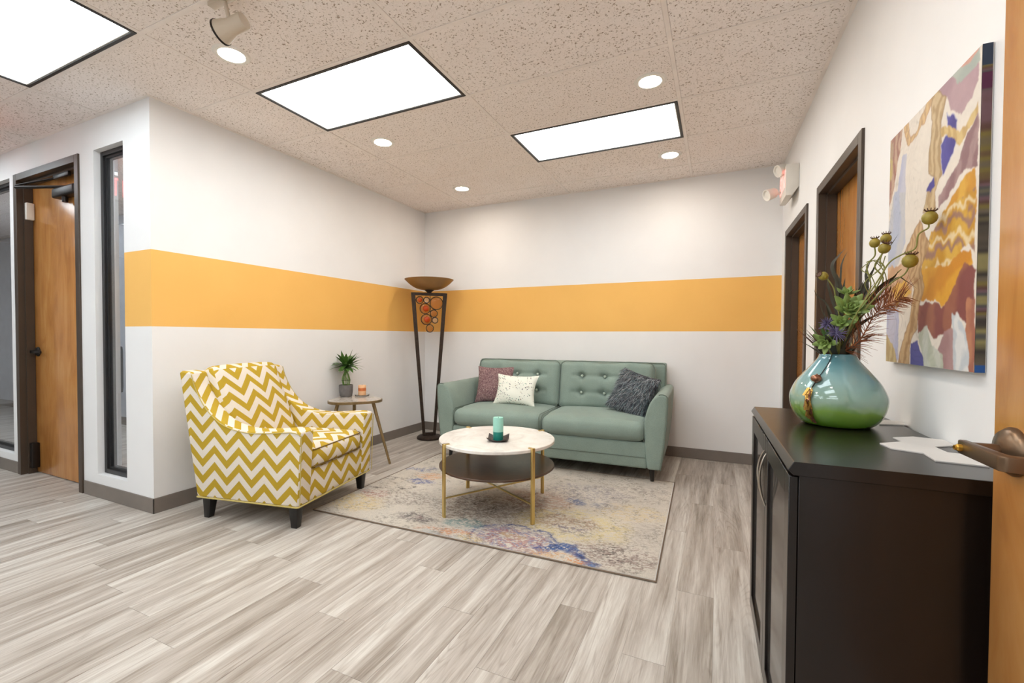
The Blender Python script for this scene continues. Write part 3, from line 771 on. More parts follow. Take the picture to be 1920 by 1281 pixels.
# backrest: leaning pillow back
bm = NB()
def bk(p, u, v, ww): return p
rbox(bm, (0, 0, 0), (0.062, 0.293, 0.315), 0.05, (6, 12, 12), (0.032, 0, 0.01))
bm.normal_update()
bmesh.ops.rotate(bm, verts=list(bm.verts), cent=(0, 0, 0), matrix=Matrix.Rotation(R(-21), 3, 'Y'))
bmesh.ops.translate(bm, verts=list(bm.verts), vec=(-0.315, 0, 0.665))
bm.normal_update(); uvbox(bm)
obj('backrest', bm, 'chevron_fabric', ac, True)
bm = NB(); prism(bm, [(-0.375, 0.142), (-0.28, 0.142), (-0.40, 0.93), (-0.5, 0.938)], -0.29, 0.29); bevel(bm, 0.01, 2); bm.normal_update(); uvbox(bm); obj('back_panel', bm, 'chevron_fabric', ac, True)
bm = NB(); rbox(bm, (0.09, 0, 0.405), (0.295, 0.284, 0.072), 0.045, (12, 12, 6), (0.018, 0, 0.02)); bm.normal_update(); uvbox(bm); cu = obj('seat_cushion', bm, 'chevron_fabric', ac, True)
def loop_rect(x0, x1, y0, y1, z, r=0.04, k=5):
    pts = []
    for cx, cy, a0 in ((x1-r, y1-r, 0), (x0+r, y1-r, 90), (x0+r, y0+r, 180), (x1-r, y0+r, 270)):
        for q in range(k+1): a = R(a0+90*q/k); pts.append((cx+r*math.cos(a), cy+r*math.sin(a), z))
    return pts
for zz in (0.458, 0.35):
    bm = NB(); tube(bm, loop_rect(-0.2, 0.3835, -0.283, 0.283, zz), 0.0042, 6, True); obj('piping', bm, 'dark_piping', cu, True)
bm = NB(); box(bm, 0.3, 0.368, -0.29, 0.29, 0.14, 0.334); bevel(bm, 0.006, 2); bm.normal_update(); uvbox(bm); obj('front_rail', bm, 'chevron_fabric', ac, True)
bm = NB(); box(bm, -0.36, 0.31, -0.295, 0.295, 0.145, 0.32); obj('seat_deck', bm, 'dark_piping', ac)
bm = NB(); tube(bm, loop_rect(-0.38, 0.378, -0.403, 0.403, 0.141, 0.012, 3), 0.005, 6, True); obj('bottom_piping', bm, 'chevron_piping', ac, True)
for lx in (0.325, -0.32):
    for ly in (-0.355, 0.355):
        bm = NB(); zf = ZR if (lx > 0 and ly > 0) else 0.0
        a = [bm.verts.new((lx+s1*0.02+(-0.012 if lx < 0 else 0), ly+s2*0.02, zf)) for s1, s2 in ((-1, -1), (1, -1), (1, 1), (-1, 1))]
        b = [bm.verts.new((lx+s1*0.031, ly+s2*0.031, 0.142)) for s1, s2 in ((-1, -1), (1, -1), (1, 1), (-1, 1))]
        bm.faces.new(a[::-1]); bm.faces.new(b)
        for k in range(4): bm.faces.new((a[k], a[(k+1) % 4], b[(k+1) % 4], b[k]))
        bevel(bm, 0.003, 2); obj('leg', bm, 'black_wood', ac, True)

# ---- sofa (faces -y)
SXC = 1.93
so = thing('sofa', 'sage green two-seat sofa with button-tufted back cushions against the back wall', 'sofa', (SXC-0.025, -0.035, 0), R(1.9))
arm_o = [(0.90, 0.115), (0.882, 0.30), (0.872, 0.45), (0.885, 0.55), (0.91, 0.63), (0.942, 0.685), (0.982, 0.715), (1.02, 0.718), (1.043, 0.702), (1.05, 0.66), (1.035, 0.4), (1.0, 0.115)]
arm_c = catmull(arm_o, 3)
for sg in (-1, 1):
    bm = NB(); prism(bm, [(sg*x, z) for x, z in arm_c], -0.985, -0.07); bmesh.ops.recalc_face_normals(bm, faces=list(bm.faces))
    eds = [e_ for e_ in bm.edges if e_.calc_face_angle(0) > R(45)]
    bmesh.ops.bevel(bm, geom=eds, offset=0.025, segments=4, profile=0.5, affect='EDGES', clamp_overlap=True)
    arm = obj('arm', bm, 'sofa_fabric', so, True)
    bm = NB(); tube(bm, [(sg*x*1.0, -0.975, z) for x, z in arm_c[18:]], 0.0045, 6); obj('welt', bm, 'sofa_piping_fabric', arm, True)
bm = NB(); box(bm, -0.9, 0.9, -0.965, -0.1, 0.112, 0.325); bevel(bm, 0.02, 3); rail = obj('base', bm, 'sofa_fabric', so, True)
bm = NB(); tube(bm, [(-0.885, -0.967, 0.205), (0.885, -0.967, 0.205)], 0.004, 6); obj('welt', bm, 'sofa_piping_fabric', rail, True)
bm = NB(); prism(bm, [(-0.27, 0.12), (-0.05, 0.12), (-0.045, 0.905), (-0.07, 0.925), (-0.16, 0.925), (-0.19, 0.9)], -0.985, 0.985, 'x')
bmesh.ops.recalc_face_normals(bm, faces=list(bm.faces)); bevel(bm, 0.022, 3); fr = obj('back_frame', bm, 'sofa_fabric', so, True)
for sg in (-1, 1):
    bm = NB(); tube(bm, [(sg*0.978, -0.255, 0.55), (sg*0.978, -0.185, 0.9), (sg*0.96, -0.175, 0.921), (sg*0.5, -0.175, 0.926)], 0.004, 6); obj('welt', bm, 'sofa_piping_fabric', fr, True)
for sg in (-1, 1):
    def seatd(p, u, v, ww):
        if ww > 0: p.z -= 0.012*(v < -0.6)*abs(u)**4
        return p
    bm = NB(); rbox(bm, (sg*0.441, -0.63, 0.408), (0.44, 0.365, 0.083), 0.062, (18, 16, 8), (0.0, 0.018, 0.026), seatd)
    cu = obj('seat_cushion', bm, 'sofa_fabric', so, True)
    for ex_ in (-0.428, 0.428):
        bm = NB(); tube(bm, [(sg*0.441+ex_, a_, b_) for a_, b_, c_ in loop_rect(-0.995, -0.27, 0.327, 0.489, 0, 0.058)], 0.0032, 6, True); obj('piping', bm, 'sofa_piping_fabric', cu, True)
    btn = [(cx, cz) for cx in (-0.22, 0.0, 0.22) for cz in (-0.075, 0.085)]
    hw, hh = 0.452, 0.235
    def tuft(p, u, v, ww):
        if v < -0.5:
            d = 0
            for cx, cz in btn:
                r2 = (p.x-cx)**2+(p.z-cz)**2
                d += 0.045*math.exp(-r2/0.0009)+0.024*math.exp(-r2/0.008)
            for cz in (-0.075, 0.085): d += 0.012*math.exp(-((p.z-cz)/0.018)**2)*(abs(p.x) < 0.33)
            for cx in (-0.22, 0, 0.22): d += 0.006*math.exp(-((p.x-cx)/0.014)**2)*(abs(p.z) < 0.2)
            p.y += d
        if ww > 0.9: p.z -= 0.008*math.cos(p.x*14)
        return p
    bm = NB(); rbox(bm, (0, 0, 0), (hw, 0.085, hh), 0.06, (56, 8, 36), (0.0, 0.055, 0.0), tuft)
    piv = (sg*0.449, -0.335, 0.695); rt = (R(-11), 0, 0)
    bc = obj('back_cushion', bm, 'sofa_fabric', so, True, piv, rt)
    bm = NB(); tube(bm, [(x, y_, z) for x, z, y_ in loop_rect(-hw+0.004, hw-0.004, -hh+0.004, hh-0.004, -0.062, 0.06)], 0.0042, 6, True)
    obj('piping', bm, 'sofa_piping_fabric', bc, True)
    for cx, cz in btn:
        bm = NB(); ball(bm, (cx, -0.082, cz), 0.0135, 12, 8, (1, 0.7, 1)); obj('button', bm, 'button_sheen_fabric', bc, True)
for sg in (-1, 1):
    for yy in (-0.925, -0.16):
        bm = NB(); zf = ZR if yy < -0.9 else 0.0
        tube(bm, [(sg*0.935, yy, zf), (sg*0.93, yy+0.012, 0.115)], [0.014, 0.024], 14); obj('leg', bm, 'black_wood', so, True)

# ---- pillows
def pillow(name, label, mat, wd, ht, th, loc, rot, ear=0.05, n=26, flange=0):
    t = thing(name, label, 'cushion', loc); t.rotation_euler = rot
    bm = NB(); fr_, bk_ = {}, {}
    for i in range(n+1):
        for j in range(n+1):
            u, v = -1+2*i/n, -1+2*j/n
            prof = max(0, (1-abs(u)**2.4))**0.55*max(0, (1-abs(v)**2.4))**0.55
            pin = 1-ear*((1-v*v)*abs(u)**3)
            pinv = 1-ear*((1-u*u)*abs(v)**3)
            x, z = u*wd/2*pin, v*ht/2*pinv
            wr = 0.06*prof*math.sin(5*u+2*v)*math.sin(4*v-u)
            y = th/2*(prof+wr)
            edge = i in (0, n) or j in (0, n)
            a = bm.verts.new((x, -y, z)); fr_[i, j] = a; bk_[i, j] = a if edge else bm.verts.new((x, y, z))
    for i in range(n):
        for j in range(n):
            bm.faces.new((fr_[i, j], fr_[i+1, j], fr_[i+1, j+1], fr_[i, j+1]))
            bm.faces.new((bk_[i, j], bk_[i, j+1], bk_[i+1, j+1], bk_[i+1, j]))
    o = obj('pillow_cover', bm, mat, t, True)
    return t, o
p1, _ = pillow('throw_pillow', 'mauve tweed square pillow leaning in the left corner of the sofa', 'tweed_mauve', 0.40, 0.39, 0.13, (1.255, -0.545, 0.68), (R(-20), R(-1), R(8)), 0.1)
p2, pc = pillow('throw_pillow', 'white rectangular pillow with small dark and mint speckles in front of the mauve one', 'speckled_white', 0.44, 0.32, 0.13, (1.545, -0.66, 0.648), (R(-22), R(1), R(3)), 0.13)
bm = NB(); rbox(bm, (0, 0.005, -0.158), (0.215, 0.012, 0.012), 0.01, (14, 4, 4)); obj('bottom_trim', bm, 'speckled_white', p2, True)
plain('fur_backing', (62, 62, 68), 0.9)
p3, pf = pillow('fur_pillow', 'dark grey shaggy faux fur pillow leaning on the right sofa arm', 'fur_backing', 0.36, 0.36, 0.12, (2.668, -0.60, 0.69), (R(-24), R(15), R(-18)), 0.08)
# strands
me = pf.data; me.calc_loop_triangles()
vv, ff, cc = [], [], []
polys = list(me.polygons); areas = [p.area for p in polys]
pick = random.choices(polys, weights=areas, k=9000)
for p in pick:
    co = [me.vertices[i].co for i in p.vertices]; a, b = random.random(), random.random()
    pt = co[0]*(1-a)*(1-b)+co[1]*a*(1-b)+co[2]*a*b+co[min(3, len(co)-1)]*(1-a)*b
    nrm = p.normal.copy()
    if nrm.y*pt.y < 0: nrm.negate()
    L_ = random.uniform(0.04, 0.075)
    d = (nrm*0.34+Vector((random.uniform(-.35, .35)-0.1, 0, random.uniform(-1.0, -0.35)))*0.8).normalized()
    e1 = pt+d*L_*0.5; d2 = (d+Vector((random.uniform(-.25, .25), 0, -0.35))).normalized(); e2 = e1+d2*L_*0.5
    sd = d.cross(nrm).normalized()*0.0016 if d.cross(nrm).length > 1e-4 else Vector((0.0011, 0, 0))
    k = len(vv); vv += [pt-sd, pt+sd, e1-sd*0.8, e1+sd*0.8, e2]
    ff += [(k, k+1, k+3, k+2), (k+2, k+3, k+4)]
    base_c = random.choices([(52, 51, 58), (84, 86, 94), (140, 148, 154), (104, 126, 130), (190, 192, 194)], [3, 3.4, 2.6, 2.0, 1.4])[0]
    cl_ = lin(base_c); cc += [cl_]*5
me2 = bpy.data.meshes.new('fur'); me2.from_pydata([tuple(v) for v in vv], [], ff)
at = me2.color_attributes.new('pattern', 'FLOAT_COLOR', 'POINT'); at.data.foreach_set('color', np.array(cc, np.float32).ravel())
me2.materials.append(M['fur_fibre']); fo = bpy.data.objects.new('fur', me2); COL.objects.link(fo); fo.parent = p3; fo['kind'] = 'stuff'

# ---- coffee table
CT = (1.962, -1.922); TZ = 0.468
ct = thing('coffee_table', 'round white marble coffee table with brass legs and dark lower shelf', 'coffee table', (CT[0], CT[1], ZR), R(-30.5))
bm = NB(); lathe(bm, [(0, TZ-0.024), (0.392, TZ-0.024), (0.397, TZ-0.02), (0.397, TZ-0.004), (0.393, TZ), (0, TZ)], 72); obj('table_top', bm, 'marble', ct, True)
bm = NB(); lathe(bm, [(0, 0.277), (0.392, 0.277), (0.396, 0.28), (0.396, 0.288), (0.393, 0.291), (0, 0.291)], 72); obj('lower_shelf', bm, 'walnut_shelf', ct, True)
for k in range(4):
    a = k*PI/2
    bm = NB(); box(bm, 0.3975, 0.413, -0.0125, 0.0125, 0, TZ+0.006); bevel(bm, 0.0015, 1); lg = obj('leg', bm, 'brass', ct, True, None, (0, 0, a))
    bm = NB(); box(bm, 0.368, 0.413, -0.0105, 0.0105, TZ+0.0004, TZ+0.004); obj('clip', bm, 'brass', lg)
for k in range(2):
    bm = NB(); box(bm, -0.398, 0.398, -0.006, 0.006, 0.118+k*0.0002, 0.126+k*0.0002); obj('cross_bar', bm, 'brass', ct, False, None, (0, 0, k*PI/2))
# candle on its dish
zc = TZ+ZR
cpos = on(934, 826, 2, zc)
t = thing('candle_dish', 'dark square dish with upturned corners under the green candle', 'dish', (cpos[0], cpos[1], zc), R(20))
bm = NB(); k = 8; top = {}
for lay in (0, 1):
    for i in range(k+1):
        for j in range(k+1):
            u, v = -1+2*i/k, -1+2*j/k; r_ = max(0, abs(u*v)-0.25); z = 0.001+0.004*lay+0.03*r_**1.2+0.008*max(abs(u), abs(v))**6
            top[lay, i, j] = bm.verts.new((u*0.07, v*0.07, z))
for lay in (0, 1):
    for i in range(k):
        for j in range(k): bm.faces.new([top[lay, i, j], top[lay, i+1, j], top[lay, i+1, j+1], top[lay, i, j+1]][::(1 if lay else -1)])
for i in range(k):
    for a, b in (((i, 0), (i+1, 0)), ((i+1, k), (i, k)), ((0, i+1), (0, i)), ((k, i), (k, i+1))): bm.faces.new((top[0, *a], top[0, *b], top[1, *b], top[1, *a]))
obj('dish_body', bm, 'tray_slate', t, True)
t = thing('pillar_candle', 'two-tone teal green pillar candle on the coffee table', 'candle', (cpos[0], cpos[1], zc+0.0055))
bm = NB(); lathe(bm, [(0, 0), (0.033, 0), (0.0345, 0.003), (0.0345, 0.055), (0, 0.055)], 32); obj('lower_wax', bm, 'candle_dark', t, True)
bm = NB(); lathe(bm, [(0, 0.0552), (0.0345, 0.0552), (0.0345, 0.146), (0.032, 0.15), (0.024, 0.148), (0, 0.144)], 32); obj('upper_wax', bm, 'candle_light', t, True)
bm = NB(); tube(bm, [(0, 0, 0.143), (0.001, 0, 0.153)], 0.0012, 6); obj('wick', bm, 'wick', t)

# ---- floor lamp in the corner
lp = thing('floor_lamp', 'torchiere floor lamp with tapered iron frame and amber glass circles in the corner', 'floor lamp', (0.35, -0.41, 0), R(42))
bm = NB(); lathe(bm, [(0, 0), (0.135, 0), (0.14, 0.006), (0.138, 0.022), (0.125, 0.034), (0.05, 0.038), (0, 0.038)], 48); obj('base', bm, 'rust_iron', lp, True)
ZT_ = 1.668; wt, wb = 0.205, 0.075
for sg in (-1, 1):
    bm = NB(); prism(bm, [(sg*wb, 0.04), (sg*(wb-0.032), 0.04), (sg*(wt-0.045), ZT_), (sg*wt, ZT_)], -0.011, 0.011); bevel(bm, 0.002, 1); obj('upright', bm, 'rust_iron', lp, True)
bm = NB(); box(bm, -wb+0.03, wb-0.03, -0.011, 0.011, 0.0385, 0.07); obj('lower_bar', bm, 'rust_iron', lp)
bm = NB(); box(bm, -wt+0.02, wt-0.02, -0.0105, 0.0105, ZT_-0.032, ZT_+0.0005); obj('upper_bar', bm, 'rust_iron', lp)
def circ(cx, cy, r): return (cx-590)/1501, ZT_-(cy-360)/1501, r/1501
for cx, cy, r, kind in ((428, 485, 60, 'o'), (545, 485, 50, 'c'), (712, 535, 110, 'a'), (522, 630, 88, 'o'), (668, 712, 62, 'a'), (543, 815, 90, 'o'), (688, 828, 50, 'c'), (600, 968, 64, 'a')):
    x, z, r_ = circ(cx, cy, r)
    bm = NB(); tube(bm, [(x+r_*math.cos(a), 0, z+r_*math.sin(a)) for a in np.linspace(0, 2*PI, 32, endpoint=False)], 0.0048, 8, True); rg_ = obj('ring', bm, 'rust_iron', lp, True)
    bm = NB(); ball(bm, (x, 0, z), r_-0.006, 20, 12, (1, 0.16, 1)); obj('glass_disc', bm, 'amber_glass' if kind != 'c' else 'clear_glass', rg_, True)
    if kind == 'o':
        bm = NB(); ball(bm, (x+0.004, -0.012, z), r_*0.56, 20, 12, (1, 0.5, 1)); obj('glass_bead', bm, 'orange_glass', rg_, True)
bm = NB(); tube(bm, [circ(605, 370, 0)[0:1]+(0, circ(605, 370, 0)[1]), (circ(608, 760, 0)[0], 0, circ(608, 760, 0)[1])], 0.004, 8); obj('hanger_rod', bm, 'rust_iron', lp, True)
bm = NB(); lathe(bm, [(0, ZT_), (0.022, ZT_), (0.03, ZT_+0.01), (0.06, ZT_+0.036), (0.045, ZT_+0.042), (0, ZT_+0.042)], 32); obj('socket_cup', bm, 'rust_iron', lp, True)
pr = []
for k in range(13):
    t_ = k/12; pr.append((0.045+0.232*t_**0.72, ZT_+0.032+0.118*t_**1.6))
pr2 = [(r-0.004, z+0.006) for r, z in pr[::-1]]; pr2[0] = (pr[-1][0]-0.004, pr[-1][1]+0.001)
bm = NB(); lathe(bm, [(0, ZT_+0.032)]+pr+pr2+[(0, ZT_+0.038)], 56); obj('bowl_shade', bm, 'bowl_amber', lp, True, sharp=80)

# ---- side table
SZ = 0.59; sp_ = (0.30, -1.525)
sd = thing('side_table', 'small three-legged side table with stone-look top beside the armchair', 'side table', (sp_[0], sp_[1], 0), R(16))
out = []
for k in range(72):
    a = 2*PI*k/72; r_ = 0.232*(1+0.09*math.cos(3*a)); out.append((r_*math.cos(a), r_*math.sin(a)))
bm = NB(); prism(bm, out, SZ-0.024, SZ-0.002, 'z'); obj('top_rim', bm, 'antique_metal', sd, True)
bm = NB(); prism(bm, [(x*0.965, y*0.965) for x, y in out], SZ-0.0025, SZ, 'z'); obj('inlay', bm, 'agate_top', sd, True)
for k in range(3):
    a = 2*PI*k/3; d = Vector((math.cos(a), math.sin(a), 0))
    bm = NB(); tube(bm, [d*0.34, d*0.175+Vector((0, 0, SZ-0.024))], [0.0105, 0.0165], 14); obj('leg', bm, 'antique_metal', sd, True)
# plant
pp = on(646, 744, 2, SZ)
pl = thing('potted_lucky_bamboo', 'small lucky bamboo with spiky leaves in a grey pot on the side table', 'potted plant', (pp[0], pp[1]+0.02, SZ))
bm = NB(); lathe(bm, [(0, 0), (0.05, 0), (0.056, 0.006), (0.063, 0.05), (0.064, 0.112), (0.06, 0.114), (0.058, 0.1), (0, 0.1)], 36)
po = obj('pot', bm, 'grey_concrete', pl, True)
for zz in np.arange(0.015, 0.11, 0.012):
    pass
bm = NB(); lathe(bm, [(0, 0.1005), (0.057, 0.1005), (0.05, 0.104), (0, 0.106)], 24); obj('soil', bm, 'soil', pl, True)
for k in range(10):
    a = 2*PI*k/10
    pts = []
    for q in range(11):
        t_ = q/10; z = 0.1+0.135*t_; r_ = 0.024+0.017*math.sin(PI*t_)-0.012*t_; aa = a+0.5*math.sin(PI*t_*2)*0.3*(1 if k % 2 else -1)
        pts.append((r_*math.cos(aa), r_*math.sin(aa), z))
    for q in range(1, 5): pts.append((pts[10][0]*(1+0.12*q), pts[10][1]*(1+0.12*q), 0.235+0.025*q))
    bm = NB(); tube(bm, pts, 0.0038, 6); obj('stalk', bm, 'stalk_green', pl, True)
bm = NB(); tube(bm, [(0.0405*math.cos(a), 0.0405*math.sin(a), 0.158) for a in np.linspace(0, 2*PI, 24, endpoint=False)], 0.0018, 6, True); obj('tie', bm, 'dark_leaf', pl, True)
bm = NB(); tube(bm, [(0.02*math.cos(a), 0.02*math.sin(a), 0.236) for a in np.linspace(0, 2*PI, 18, endpoint=False)], 0.0022, 6, True); obj('tie', bm, 'dark_leaf', pl, True)
def leaf(bm, p0, dirh, up, ln, wd, droop, fold=0.25, n=8, twist=0.0):
    """curved blade: starts at p0, heads along dirh/up, bends down by droop"""
    p = Vector(p0); d = (Vector(dirh)*math.cos(up)+Vector((0, 0, 1))*math.sin(up)).normalized()
    prev = None; side0 = Vector((0, 0, 1)).cross(d)
    if side0.length < 0.05: side0 = Vector((1, 0, 0))
    for q in range(n+1):
        t_ = q/n
        side = Vector((0, 0, 1)).cross(d)
        side = (side if side.length > 0.05 else side0).normalized(); side0 = side
        nrm = d.cross(side).normalized(); side_t = side*math.cos(twist*t_)+nrm*math.sin(twist*t_)
        wq = wd*(math.sin(PI*min(1, 0.12+0.88*t_)**0.8)+0.02)*0.5
        row = [bm.verts.new(p-side_t*wq+nrm*wq*fold), bm.verts.new(p), bm.verts.new(p+side_t*wq+nrm*wq*fold)]
        if prev:
            for a in range(2): bm.faces.new((prev[a], prev[a+1], row[a+1], row[a]))
        prev = row; p = p+d*ln/n; d = (d+Vector((0, 0, -droop/n))).normalized()
random.seed(3)
for k in range(46):
    a = 2*PI*(k*0.382); lv = random.random()**0.7; up = R(80-lv*78); ln = random.uniform(0.14, 0.2)
    h0 = 0.245+0.07*random.random()
    if math.cos(a) < -0.3: ln *= 0.72
    bm = NB(); dh = (math.cos(a), math.sin(a), 0); leaf(bm, (0.014*dh[0], 0.014*dh[1], h0), dh, up, ln, random.uniform(0.036, 0.05), 0.2+lv*0.6, 0.15)
    obj('leaf', bm, 'leaf_green', pl, True)
# candle in glass dish on the side table
pc_ = on(679, 743, 2, SZ)
t = thing('glass_dish', 'clear glass dish under the striped candle on the side table', 'dish', (pc_[0], pc_[1], SZ))
bm = NB(); lathe(bm, [(0, 0.0), (0.055, 0.0), (0.066, 0.004), (0.07, 0.017), (0.066, 0.017), (0.06, 0.007), (0, 0.006)], 40); obj('bowl', bm, 'clear_glass', t, True)
t = thing('striped_candle', 'short peach and orange striped candle on the side table', 'candle', (pc_[0], pc_[1], SZ+0.0075))
bm = NB(); lathe(bm, [(0, 0), (0.036, 0), (0.037, 0.002), (0.037, 0.045), (0, 0.045)], 30); obj('lower_band', bm, 'candle_peach', t, True)
bm = NB(); lathe(bm, [(0, 0.0452), (0.037, 0.0452), (0.037, 0.074), (0, 0.074)], 30); obj('middle_band', bm, 'candle_orange', t, True)
bm = NB(); lathe(bm, [(0, 0.0742), (0.037, 0.0742), (0.037, 0.096), (0.034, 0.1), (0, 0.096)], 30); obj('upper_band', bm, 'candle_peach', t, True)
bm = NB(); tube(bm, [(0, 0, 0.095), (0, 0.001, 0.106)], 0.0012, 6); obj('wick', bm, 'wick', t)

# ---- cabinet along the right wall
CZ = 0.885
cb = thing('cabinet', 'dark espresso cabinet with glass doors against the right wall', 'cabinet', rw(3.43, -3.015, 0), WTH)
# local: x from 0 (front) to 0.39 (wall side), y -0.455..0.455
bm = NB(); prism(bm, [(-0.024, CZ-0.02), (-0.012, CZ), (0.396, CZ), (0.396, CZ-0.032), (-0.012, CZ-0.032)], -0.458, 0.458); bevel(bm, 0.0012, 1); obj('top', bm, 'espresso_wood', cb)
TZb = CZ-0.0325
bx('side_panel', 'espresso_wood', (0.0, 0.39, -0.448, -0.428, 0.0, TZb), cb, 0.001, 1); bx('side_panel', 'espresso_wood', (0.0, 0.39, 0.428, 0.448, 0.0, TZb), cb, 0.001, 1)
bx('back_panel', 'espresso_wood', (0.38, 0.39, -0.428, 0.428, 0.06, TZb), cb); bx('bottom_panel', 'espresso_wood', (0.0, 0.38, -0.428, 0.428, 0.06, 0.08), cb)
bx('toe_kick', 'espresso_wood', (0.03, 0.045, -0.428, 0.428, 0.0, 0.06), cb)
for zz in (0.34, 0.6): bx('shelf', 'espresso_wood', (0.03, 0.38, -0.428, 0.428, zz, zz+0.016), cb)
for sg in (-1, 1):
    y0, y1 = (0.002, 0.446) if sg > 0 else (-0.446, -0.002); z0, z1 = 0.065, TZb-0.004; f = 0.058
    dr = bx('cabinet_door', 'espresso_wood', (-0.02, -0.001, y0, y0+f, z0, z1), cb, 0.0015, 1)
    for nm, d in (('stile', (-0.02, -0.001, y1-f, y1, z0, z1)), ('rail', (-0.02, -0.001, y0+f, y1-f, z0, z0+f)), ('rail', (-0.02, -0.001, y0+f, y1-f, z1-f, z1))):
        bx(nm, 'espresso_wood', d, dr, 0.0015, 1)
    bx('glass_pane', 'cabinet_glass', (-0.012, -0.008, y0+f, y1-f, z0+f, z1-f), dr)
    yh = sg*0.022; pts = []
    for q in range(15):
        t_ = q/14; z = 0.80-0.17*t_; pts.append((-0.02-0.022*math.sin(PI*t_)**0.8*(1-0.35*t_), yh+0.006*sg*math.sin(2*PI*t_), z))
    bm = NB(); tube(bm, pts, [0.0022+0.0018*math.sin(PI*k/14) for k in range(15)], 10); obj('handle', bm, 'pewter', dr, True)
# thin pale grey shapes lying flat on the top
def flat_piece(name, label, cat, pix, th, mat):
    pts = [on(1380+a/3.5556, 640+b/3.5556, 2, CZ+th) for a, b in pix]
    cx = sum(p[0] for p in pts)/len(pts); cy = sum(p[1] for p in pts)/len(pts)
    t = thing(name, label, cat, (cx, cy, CZ))
    bm = NB(); prism(bm, [(p[0]-cx, p[1]-cy) for p in pts], 0.0002, th, 'z'); obj('flat_shape', bm, mat, t)
flat_piece('pale_piece', 'flat light grey zigzag shape on the near end of the cabinet', 'surface_piece',
           [(958, 678), (1105, 668), (1045, 640), (1180, 635), (1385, 657), (1462, 694), (1325, 703), (1410, 740), (1560, 757), (1690, 834), (1330, 795), (1250, 745), (1035, 713)], 0.003, 'pale_grey')
flat_piece('pale_piece', 'small flat light grey piece behind the vase on the cabinet', 'surface_piece', [(955, 552), (985, 524), (1090, 530), (1148, 558)], 0.003, 'pale_grey')

# ---- vase
VC = Vector((3.694, -2.885, CZ))
t = thing('vase', 'wide round blue to green glazed vase on the cabinet', 'vase', VC)
vp = catmull([(0.084, 0.0), (0.099, 0.006), (0.114, 0.022), (0.128, 0.05), (0.134, 0.082), (0.131, 0.105), (0.117, 0.138), (0.094, 0.17), (0.070, 0.2), (0.056, 0.219), (0.051, 0.2325)], 3)
inn = [(r-0.006, z) for r, z in vp[::-1]]; inn = [(max(r, 0.02), max(z, 0.01)) for r, z in inn]
bm = NB(); lathe(bm, [(0, 0)]+vp+[(0.049, 0.2345)]+inn+[(0, 0.01)], 72); obj('vase_body', bm, 'vase_glaze', t, True, sharp=60)
# tassel hanging over the rim
def vsurf(a, z, off=0.004):
    r = np.interp(z, [p[1] for p in vp], [p[0] for p in vp])+off
    return Vector((r*math.cos(a), r*math.sin(a), z))
va = math.atan2(-0.98, -0.2)-R(27)
t = thing('beaded_tassel', 'gold leaf and bead tassel hanging down the front of the vase', 'tassel', VC)
bm = NB(); tube(bm, [vsurf(va+0.2, 0.2335, 0.001)]+[vsurf(va+0.2*(1-k/10), 0.2325-0.0072*k, 0.003) for k in range(11)], 0.0012, 6); obj('cord', bm, 'cord_black', t)
bm = NB(); c_ = vsurf(va, 0.158, 0.014); ball(bm, c_, 0.0135, 14, 10, (1.15, 1.15, 0.9))
for k in range(24):
    d = Vector((random.gauss(0, 1), random.gauss(0, 1), random.gauss(0, 1))).normalized(); ball(bm, c_+d*0.0125, 0.003, 6, 4)
obj('bead', bm, 'bead_copper', t, True)
bm = NB(); tube(bm, [vsurf(va, 0.146, 0.008), vsurf(va-0.05, 0.128, 0.006)], 0.002, 6); obj('link', bm, 'cord_black', t)
random.seed(9)
for k in range(34):
    z = random.uniform(0.035, 0.128); t_ = (0.13-z)/0.1; aa = va-0.08+random.uniform(-0.07, 0.07)*(0.35+math.sin(PI*min(1, t_))*1.0)
    bm = NB(); p = vsurf(aa, z, random.uniform(0.004, 0.012)); ln = random.uniform(0.012, 0.026); wd = random.uniform(0.006, 0.013)
    tg = Vector((-math.sin(aa), math.cos(aa), 0)); dn = (vsurf(aa, z-0.015, 0.004)-vsurf(aa, z, 0.004)).normalized()+tg*random.uniform(-.35, .35)
    o_ = Vector((math.cos(aa), math.sin(aa), 0))*0.002*random.random()
    q = [p-tg*wd/2, p+tg*wd/2+o_, p+tg*wd*0.4+dn*ln, p-tg*wd*0.4+dn*ln+o_]
    vs0 = [bm.verts.new(v) for v in q]; nn = Vector((math.cos(aa), math.sin(aa), 0.3))*0.0008; vs1 = [bm.verts.new(v+nn) for v in q]
    bm.faces.new(vs0[::-1]); bm.faces.new(vs1)
    for a in range(4): bm.faces.new((vs0[a], vs0[(a+1) % 4], vs1[(a+1) % 4], vs1[a]))
    obj('gold_flake', bm, 'gold_leaf' if k % 3 else 'bead_copper', t)
for k in range(12):
    bm = NB(); a0 = va-0.08+random.uniform(-.05, .05); ze = random.uniform(0.012, 0.05)
    tube(bm, [vsurf(va-0.05, 0.128, 0.006), vsurf(a0, 0.085, 0.006), vsurf(a0+random.uniform(-.03, .03), ze, 0.005)], 0.0013, 5); obj('strand', bm, 'gold_leaf', t)

